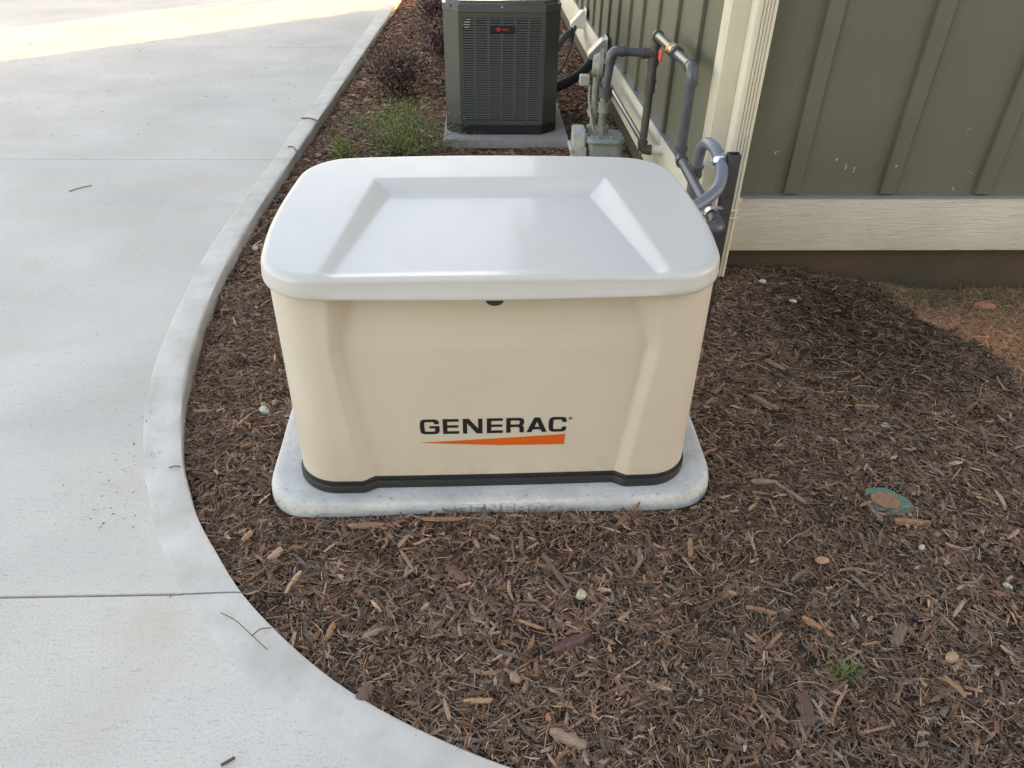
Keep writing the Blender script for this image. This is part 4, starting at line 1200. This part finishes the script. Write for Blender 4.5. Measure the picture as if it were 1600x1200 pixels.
def woodchip(x, y, L, W, ang, col, label, T=.35, dz=.006, name='wood_chip', taper=.35, tilt=0.05, cat='wood chip', grp='large wood chips lying on the mulch'):
    bm = bmesh.new(); n = 9; ringv = []
    for i in range(n):
        t = i/(n-1)-.5; w = W*.5*(1-taper*(abs(t)*2)**3)*(1+.22*math.sin(i*2.3+L*1000)); h = W*T*(1-.4*taper*(abs(t)*2)**3)
        ringv.append([bm.verts.new((t*L*(1+(.10*math.sin(c_*9+L*900)+.04*s_ if abs(t) > .45 else 0)), w*c_+.05*W*math.sin(i*1.7), h*s_)) for c_, s_ in ((-1, -.3), (-.85, .6), (-.2, 1), (.5, .85), (1, .2), (.8, -.5))])
    for a, b in zip(ringv[:-1], ringv[1:]):
        for k in range(6): bm.faces.new((a[k], a[(k+1) % 6], b[(k+1) % 6], b[k]))
    bm.faces.new(ringv[0][::-1]); bm.faces.new(ringv[-1]); bmesh.ops.recalc_face_normals(bm, faces=bm.faces)
    col = (col[0], col[1]*.9, col[2]*.92); key = 'wood_%02d_%02d_%02d' % tuple(int(c*99) for c in col); m = bpy.data.materials.get(key)
    if m is None:
        m = mat(key, col, .8, spec=.25)
        g_ = noise(m, coords(m, (30, 420, 420)), 1, 4, .6)
        base(m, mix(m, ramp(m, g_, [(.35, 0.), (.65, 1.)]), tuple(c*.55 for c in col), tuple(c*1.15 for c in col))); bump(m, g_, .7, .0015)
    o = bm_obj(name, bm, m, None, smooth=None)
    o.location = (x, y, hgt(x, y).item()+dz+.006); o.rotation_euler = (0, tilt, math.radians(ang))
    return tag(o, label, cat, grp)
woodchip(.165, -.292, .115, .014, -62, (.17, .12, .10), 'long grey brown stick pointing at the pale stone', .8, .014, 'stick', .25, cat='stick', grp=None)
woodchip(1.245, -.118, .095, .020, -4, (.36, .20, .11), 'reddish brown wood block under the green painted disc', .55, .006, taper=.15)
woodchip(1.155, -.070, .075, .012, -75, (.24, .19, .12), 'narrow weathered chip left of the green painted disc', .5, .006)
woodchip(1.345, .43, .085, .014, -4, (.42, .29, .16), 'light tan straight wood sliver in the dark mulch right of the generator', .5)
woodchip(.985, .47, .11, .018, -42, (.30, .20, .13), 'tan pointed chip lying diagonally right of the generator pad', .5)
woodchip(1.10, .70, .085, .016, -50, (.34, .24, .16), 'pale chip with rounded end high in the dark mulch', .5)
woodchip(.93, .02, .10, .016, -50, (.30, .22, .15), 'greyish tan splinter right of the front corner of the pad', .5)
woodchip(.86, .07, .085, .022, 0, (.32, .22, .15), 'broad tan flake just right of the front corner of the pad', .4)
woodchip(.985, .255, .055, .03, 30, (.22, .15, .12), 'rounded brown bark flake right of the generator', .4) if False else None
woodchip(-.71, -.135, .040, .020, 70, (.42, .26, .15), 'orange tan chip in the mulch near the curved edging', .4)
woodchip(-.615, -.20, .048, .024, 60, (.46, .32, .22), 'pale pink chip left of the front of the pad', .4)
woodchip(-.42, -.455, .050, .016, 80, (.40, .25, .14), 'upright pointing orange brown chip near the lower edging', .5)
woodchip(-.31, -.735+.1, .048, .034, 70, (.20, .13, .10), 'dark brown square bark block near the lower edging', .4, taper=.1)
woodchip(-.30, -.46, .075, .016, 28, (.42, .30, .20), 'pale shaving in the mulch below the pad', .4)
woodchip(-.105, -.29, .065, .030, -40, (.20, .13, .10), 'brown bark slab in the mulch below the pad', .35)
woodchip(.185, -.51, .095, .030, 25, (.17, .09, .08), 'reddish dark bark slab below the pale stone', .35)
woodchip(.09, -.455, .070, .010, -22, (.42, .24, .13), 'curved orange wood sliver left of the reddish bark slab', .6)
woodchip(-.045, -.66, .06, .014, 2, (.48, .33, .18), 'light yellow chip near the tan brown stone', .4)
woodchip(.56, -.20, .07, .016, 78, (.40, .26, .15), 'orange tan upright chip right of centre in the mulch', .4)
woodchip(.83, -.47, .085, .018, -45, (.42, .22, .12), 'orange wood sliver above the green grass tuft', .5)
woodchip(.70, -.415, .075, .016, -15, (.38, .22, .13), 'orange brown sliver left of the orange splinter group', .5)
woodchip(1.03, -.50, .085, .028, 50, (.22, .16, .12), 'brown bark piece right of the grass tuft', .4)
woodchip(.715, -.70, .085, .036, 80, (.15, .105, .08), 'dark bark slab standing out at the bottom right', .35)
woodchip(.155, -.755, .085, .028, -25, (.38, .28, .19), 'broad pale wood shaving at the bottom near the edging', .3)
woodchip(-.15, .0-.105, .12, .014, 2, (.33, .21, .13), 'long reddish chip against the front edge of the pad', .5)
woodchip(-.37, -.115, .10, .020, 5, (.33, .20, .14), 'reddish flake below the left front of the pad', .4)

# green painted wooden disc
ma = empty('painted_disc', (1.215, -.028, -.046), label='weathered green painted disc with rusty centre half buried in the mulch', cat='disc')
m_teal = mat('teal_paint', (.07, .28, .22), .6); v = coords(m_teal)
base(m_teal, ramp(m_teal, noise(m_teal, v, 60, 5, .7), [(.36, (.16, .15, .10)), (.48, (.10, .20, .145)), (.64, (.035, .17, .13))])); bump(m_teal, noise(m_teal, v, 90, 4), .5, .002)
m_rust = mat('rusty_centre', (.40, .2, .1), .8); v = coords(m_rust)
base(m_rust, ramp(m_rust, noise(m_rust, v, 80, 5, .7), [(.35, (.19, .13, .075)), (.6, (.32, .16, .085))])); bump(m_rust, noise(m_rust, v, 100, 4), .5, .002)
def disc(name, r0, r1, z, h, m, cx=0, cy=0, seed=1, sqy=.75):
    r_ = random.Random(seed); bm = bmesh.new(); n = 40; rot = math.radians(-28)
    lay = []
    for zz, k in ((z-h, 1.0), (z-.001, 1.0), (z, .96), (z, .55)):
        ring = []
        for i in range(n):
            a = 2*math.pi*i/n; rr_ = r0*k*(1+.05*math.sin(a*3+seed)+.03*math.sin(a*7+seed*2))
            x, y = rr_*math.cos(a), rr_*sqy*math.sin(a); ring.append(bm.verts.new((cx+x*math.cos(rot)-y*math.sin(rot), cy+x*math.sin(rot)+y*math.cos(rot), zz+.0015*math.sin(a*5))))
        lay.append(ring)
    for a, b in zip(lay[:-1], lay[1:]):
        for i in range(n): bm.faces.new((a[i], a[(i+1) % n], b[(i+1) % n], b[i]))
    bm.faces.new(lay[-1]); o = bm_obj(name, bm, m, ma, local=True, smooth='auto'); return o
disc('rim', .070, 0, .004, .03, m_teal)
disc('centre', .042, 0, .0085, .012, m_rust, -.006, .004, 3, .8)
ma.rotation_euler = (.10, -.06, 0)

# dark end of a corrugated drain at the right edge
dr = empty('drain_pipe', (2.62, 1.2, -.12), label='black drain pipe end poking out of the soil at the right edge', cat='drain pipe')
dz0 = hgt(2.60, 1.15).item()
tube('pipe', [(2.60, 1.15, dz0+.022), (2.9, 1.18, dz0+.015)], .026, mat('drain_black', (.03, .035, .045), .4), dr, seg=18)

# twigs and specks on the concrete
def ground_twig(pts, r, label, name='twig', grp='twigs lying on the concrete'):
    o = tube(name, smooth_path([(x, y, z) for x, y, z in pts], 5), r, m_cable_t, None, seg=7)
    return tag(o, label, 'twig', grp)
m_cable_t = mat('twig_brown', (.10, .065, .045), .8)
ground_twig([(-.700, -.415, -.018), (-.655, -.440, -.018), (-.60, -.488, -.016), (-.555, -.528, -.015)], .0011, 'thin long twig across the smooth edging below the joint')
ground_twig([(-.602, -.489, -.014), (-.585, -.470, -.013), (-.560, -.468, -.012)], .0014, 'short stub crossing the thin long twig on the edging')
ground_twig([(-1.37, 3.98, -.022), (-1.30, 3.95, -.014), (-1.22, 3.86, -.010), (-1.19, 3.85, -.024)], .005, 'dark twig lying across the straight edging far up the drive')
ground_twig([(-1.33, 3.32, -.022), (-1.29, 3.30, -.017), (-1.25, 3.22, -.018)], .0035, 'little twig on the straight edging just nearer than the dark one')
ground_twig([(-1.39, -.245, -.026), (-1.355, -.27, -.025), (-1.34, -.29, -.027)], .0035, 'brown twig end on the concrete at the left edge of the photo')
ground_twig([(-2.40, 2.52, -.027), (-2.35, 2.58, -.025), (-2.31, 2.61, -.027)], .0022, 'curved brown twig on the concrete this side of the far joint')
ground_twig([(-.59, -.80, -.026), (-.565, -.785, -.024)], .0035, 'small brown bark bit on the concrete at the bottom')
ground_twig([(-1.02, .14, -.02), (-1.0, .145, -.018), (-.985, .143, -.019)], .002, 'tiny twig on the curved edging near the mulch')
# specks
n = 900; x = rng.uniform(-5.5, -.6, n); y = rng.uniform(-.9, 7.5, n)
k = ~inside_bed(x, y, -.02); x, y = x[k], y[k]
n2 = 160; x = np.r_[x, -1.15+rng.normal(0, .06, n2)]; y = np.r_[y, rng.uniform(-.1, .8, n2)]
k = ~inside_bed(x, y, -.01); x, y = x[k], y[k]; n = len(x)
_h = hgt; hgt = lambda x, y: np.full_like(np.asarray(x, float), -.0285)
kk = rng.random(n) < .35
L = np.where(kk, rng.uniform(.012, .04, n), rng.uniform(.004, .011, n)); W = np.where(kk, .0014, L*.5)
far = np.clip(y/3, 0.7, 1.8)
chips('concrete_debris', x, y, L*far, W*far, ramp_cols(n, rng, .7), m_chip, rng, tilt=.03, lift=.001, bend=.2, label='tiny dark bits and pine needles scattered over the concrete drive', cat='debris')
# bits on the pads and edging
x = rng.uniform(-.65, .64, 150); y = np.r_[rng.uniform(-.04, -.005, 70), rng.uniform(-.04, .4, 80)]
k = (np.abs(x) > .60) | (y < -.015); x, y = x[k], y[k]; n = len(x)
hgt = lambda x, y: np.full_like(np.asarray(x, float), .001)
chips('pad_debris', x, y, rng.uniform(.005, .016, n), np.full(n, .0013), ramp_cols(n, rng, .5), m_chip, rng, tilt=.03, lift=.0008, bend=.25, label='tiny dark needle bits lying on the generator pad', cat='debris')
hgt = _h

# =========================================================================== PLANTS
def leaf_cloud(bm_list, pts, dirs, size, width, cols, name, parent):
    """pointed leaves with a fold, one mesh"""
    n = len(pts); pts = np.array(pts); d = np.array(dirs); d /= np.linalg.norm(d, axis=1)[:, None]
    r0 = rng.normal(0, 1, (n, 3)); s = np.cross(d, r0); s /= np.linalg.norm(s, axis=1)[:, None]; u_ = np.cross(s, d)
    L = size*rng.uniform(.6, 1.25, n); W = width*rng.uniform(.7, 1.2, n)
    V = np.zeros((n, 6, 3), 'f')
    V[:, 0] = pts; V[:, 1] = pts+d*(L*.4)[:, None]+s*(W*.5)[:, None]+u_*(W*.18)[:, None]; V[:, 2] = pts+d*(L*.45)[:, None]
    V[:, 3] = pts+d*(L*.4)[:, None]-s*(W*.5)[:, None]+u_*(W*.18)[:, None]; V[:, 4] = pts+d*L[:, None]-u_*(L*.12)[:, None]; V[:, 5] = pts+d*(L*.2)[:, None]
    f = np.array([[0, 1, 2], [0, 2, 3], [1, 4, 2], [2, 4, 3]]); F = ((np.arange(n)*6)[:, None, None]+f[None]).reshape(-1, 3)
    me = bpy.data.meshes.new(name); me.from_pydata(V.reshape(-1, 3).tolist(), [], F.tolist())
    ca = me.color_attributes.new('Col', 'FLOAT_COLOR', 'POINT'); cc = np.ones((n, 6, 4), 'f')
    t = rng.random((n, 1)); i = rng.integers(0, len(cols), n); j = rng.integers(0, len(cols), n); C0 = np.array(cols)
    cc[:, :, :3] = (C0[i]*(1-t)+C0[j]*t)[:, None, :]; ca.data.foreach_set('color', cc.ravel())
    return link(name, me, m_leaf, parent)
def shrub(name, x, y, R_, H, nst, nlf, size, width, cols, label, cat, up=.5, spread=1.0, lmin=.25):
    z0 = hgt(x, y).item(); e_ = empty(name, (x, y, z0), label=label, cat=cat)
    bm = bmesh.new(); P, D = [], []
    r_ = random.Random(int(x*100+y*37))
    for i in range(nst):
        a = r_.uniform(0, 6.283); out_ = r_.uniform(.15, 1)*R_*spread; h = H*r_.uniform(.55, 1)*(1-.35*(out_/R_)**2)
        p0 = Vector((x+r_.gauss(0, .02), y+r_.gauss(0, .02), z0-.01)); p2 = Vector((x+out_*math.cos(a), y+out_*math.sin(a), z0+h))
        p1 = p0.lerp(p2, .5)+Vector((-.15*out_*math.cos(a), -.15*out_*math.sin(a), h*.15))
        path = [p0*(1-t)**2+p1*2*t*(1-t)+p2*t*t for t in [k/6 for k in range(7)]]
        add_tube(bm, path, [.0045*(1-.75*k/6) for k in range(7)], 5)
        for k in range(nlf):
            t = lmin+(1-lmin)*r_.random()**.8; q_ = p0*(1-t)**2+p1*2*t*(1-t)+p2*t*t
            tw = Vector((r_.gauss(0, 1), r_.gauss(0, 1), r_.gauss(0, .7)+up))
            off = tw.normalized()*r_.uniform(0, .13*R_/.3)
            P.append(tuple(q_+off)); D.append(tuple(tw))
    bm_obj('stems', bm, m_bark, e_)
    leaf_cloud(None, P, D, size, width, cols, 'foliage', e_).data.transform(Matrix.Identity(4))
    return e_
purp = [(.11, .045, .045), (.15, .09, .08), (.055, .035, .038), (.20, .13, .11)]
shrub('purple_shrub', -.72, 4.72, .30, .38, 48, 55, .034, .016, purp, 'dark purple leafed shrub in the mulch behind the green plant', 'shrub')
shrub('purple_shrub', -.33, 5.75, .34, .42, 50, 55, .036, .017, purp+[(.17, .045, .05)], 'dark purple leafed shrub partly hidden by the air conditioner', 'shrub')
shrub('purple_shrub', -.55, 7.6, .3, .4, 26, 60, .038, .02, purp+[(.12, .05, .05)], 'purple shrub farthest up the bed beyond the other two', 'shrub')
grn = [(.11, .19, .045), (.19, .26, .075), (.07, .13, .04), (.25, .28, .10)]
shrub('feathery_plant', -.54, 3.16, .42, .31, 74, 80, .020, .0045, grn, 'feathery light green plant just behind the generator lid', 'plant', up=.9, lmin=.3)
shrub('feathery_plant', -.92, 3.04, .13, .20, 22, 60, .018, .0042, grn, 'small separate green sprig nearest to the curb behind the generator', 'plant', up=.9)

# =========================================================================== TREES outside the frame: some dapple the low sun, some are added to block light
def tree(x, y, H, R_, seed, label, nclump=150, nleaf=26):
    r_ = random.Random(seed); t_ = empty('shade_tree', (x, y, -.3), label=label, cat='tree'); bm = bmesh.new()
    tp = [(x, y, -.35), (x+.1, y, H*.3), (x-.08, y+.1, H*.6), (x, y, H*.93)]
    add_tube(bm, smooth_path(tp, 5), [.20*(1-.8*k/15) for k in range(16)], 10)
    cl = []
    for i in range(26):
        zz = H*r_.uniform(.3, .9); a = r_.uniform(0, 6.28); l = R_*r_.uniform(.5, 1)*(1-.5*abs(zz/H-.55))
        e1 = Vector((x+l*math.cos(a), y+l*math.sin(a), zz+l*r_.uniform(.1, .5)))
        add_tube(bm, [(x, y, zz), (x+.5*l*math.cos(a), y+.5*l*math.sin(a), zz+.1*l), e1], [.05, .03, .012], 6)
        for k in range(nclump//26+1):
            t = r_.uniform(.35, 1.05); cl.append(Vector((x, y, zz)).lerp(e1, t)+Vector((r_.gauss(0, .3), r_.gauss(0, .3), r_.gauss(0, .25))))
    bm_obj('trunk', bm, m_bark, t_)
    P, D = [], []
    for c_ in cl:
        for k in range(nleaf):
            d = Vector((r_.gauss(0, 1), r_.gauss(0, 1), r_.gauss(0, 1))); P.append(tuple(c_+d*.20)); D.append(tuple(d))
    leaf_cloud(None, P, D, .19, .12, [(.045, .08, .025), (.07, .11, .035), (.03, .055, .018)], 'crown', t_)
# unseen trees behind the photographer, added to close off the low sky there
def hedge_tree(x, y, H, R_, seed, label):
    r_ = random.Random(seed); t_ = empty('shade_tree', (x, y, -.3), label=label, cat='tree'); bm = bmesh.new()
    add_tube(bm, smooth_path([(x, y, -.35), (x+.1, y, H*.3), (x-.1, y+.1, H*.6), (x, y, H*.93)], 5), [.26*(1-.8*k/15) for k in range(16)], 10)
    cl = []
    for i in range(40):
        zz = H*r_.uniform(.12, .9); a = r_.uniform(0, 6.28); l = R_*r_.uniform(.5, 1)*(1-.5*abs(zz/H-.5))
        e1 = Vector((x+l*math.cos(a), y+l*math.sin(a), zz+l*r_.uniform(.1, .4)))
        add_tube(bm, [(x, y, zz), (x+.5*l*math.cos(a), y+.5*l*math.sin(a), zz+.1*l), e1], [.06, .035, .012], 6)
        for k in range(7):
            cl.append(Vector((x, y, zz)).lerp(e1, r_.uniform(.3, 1.08))+Vector((r_.gauss(0, .35), r_.gauss(0, .35), r_.gauss(0, .3))))
    bm_obj('trunk', bm, m_bark, t_)
    P, D = [], []
    for c_ in cl:
        for k in range(26):
            d = Vector((r_.gauss(0, 1), r_.gauss(0, 1), r_.gauss(0, 1))); P.append(tuple(c_+d*.26)); D.append(tuple(d))
    leaf_cloud(None, P, D, .34, .22, [(.045, .07, .025), (.07, .10, .035), (.03, .05, .018)], 'crown', t_)
for k, (x, y, H, lab) in enumerate([(-7.5, -12.5, 8.5, 'added unseen leafy tree behind the photographer, far left of its row'), (-3.2, -13.2, 9.5, 'added unseen leafy tree behind the photographer, second from the left'),
      (1.2, -12.2, 10, 'tallest added unseen leafy tree straight behind the photographer'), (5.6, -13, 9.5, 'added unseen leafy tree behind the photographer, right of the tallest'), (10, -12, 9, 'added unseen leafy tree behind the photographer at the right end of its row')]):
    hedge_tree(x, y, H, 2.9, 40+k, lab)


# unseen clear-stemmed tree, added so its crown shadow bends the sun patch edge
t_ = empty('added_small_tree', (1.2, 10.35, -.1), label='added unseen round headed tree shading the drive from beyond the house corner', cat='tree')
bm = bmesh.new(); add_tube(bm, [(1.2, 10.35, -.15), (1.22, 10.33, .8), (1.2, 10.35, 1.7)], [.03, .022, .014], 8)
bm_obj('trunk', bm, m_bark, t_); P, D = [], []; r_ = random.Random(77)
for k in range(2600):
    d = Vector((r_.gauss(0, 1), r_.gauss(0, 1), r_.gauss(0, 1))); q_ = d.normalized()*r_.uniform(0, 1)**.4*.46
    P.append((1.2+q_.x, 10.35+q_.y, 2.0+q_.z)); D.append(tuple(d))
leaf_cloud(None, P, D, .07, .045, [(.045, .08, .025), (.07, .11, .035)], 'crown', t_)

shrub('added_shrub', 1.2, 10.85, .50, 1.35, 70, 80, .06, .04, [(.05, .09, .03), (.08, .12, .04)], 'added unseen green shrub blocking low sun beyond the far house corner', 'shrub', up=.4, lmin=.1)  # unseen shrub added to cut the low sun off the drive near the edging

hedge_tree(3.0, 17.6, 6.5, .95, 61, 'leafy tree in the sun line behind the far end of the house')
hedge_tree(2.2, 20.6, 7.5, 1.3, 62, 'tall leafy tree beyond the driveway end')
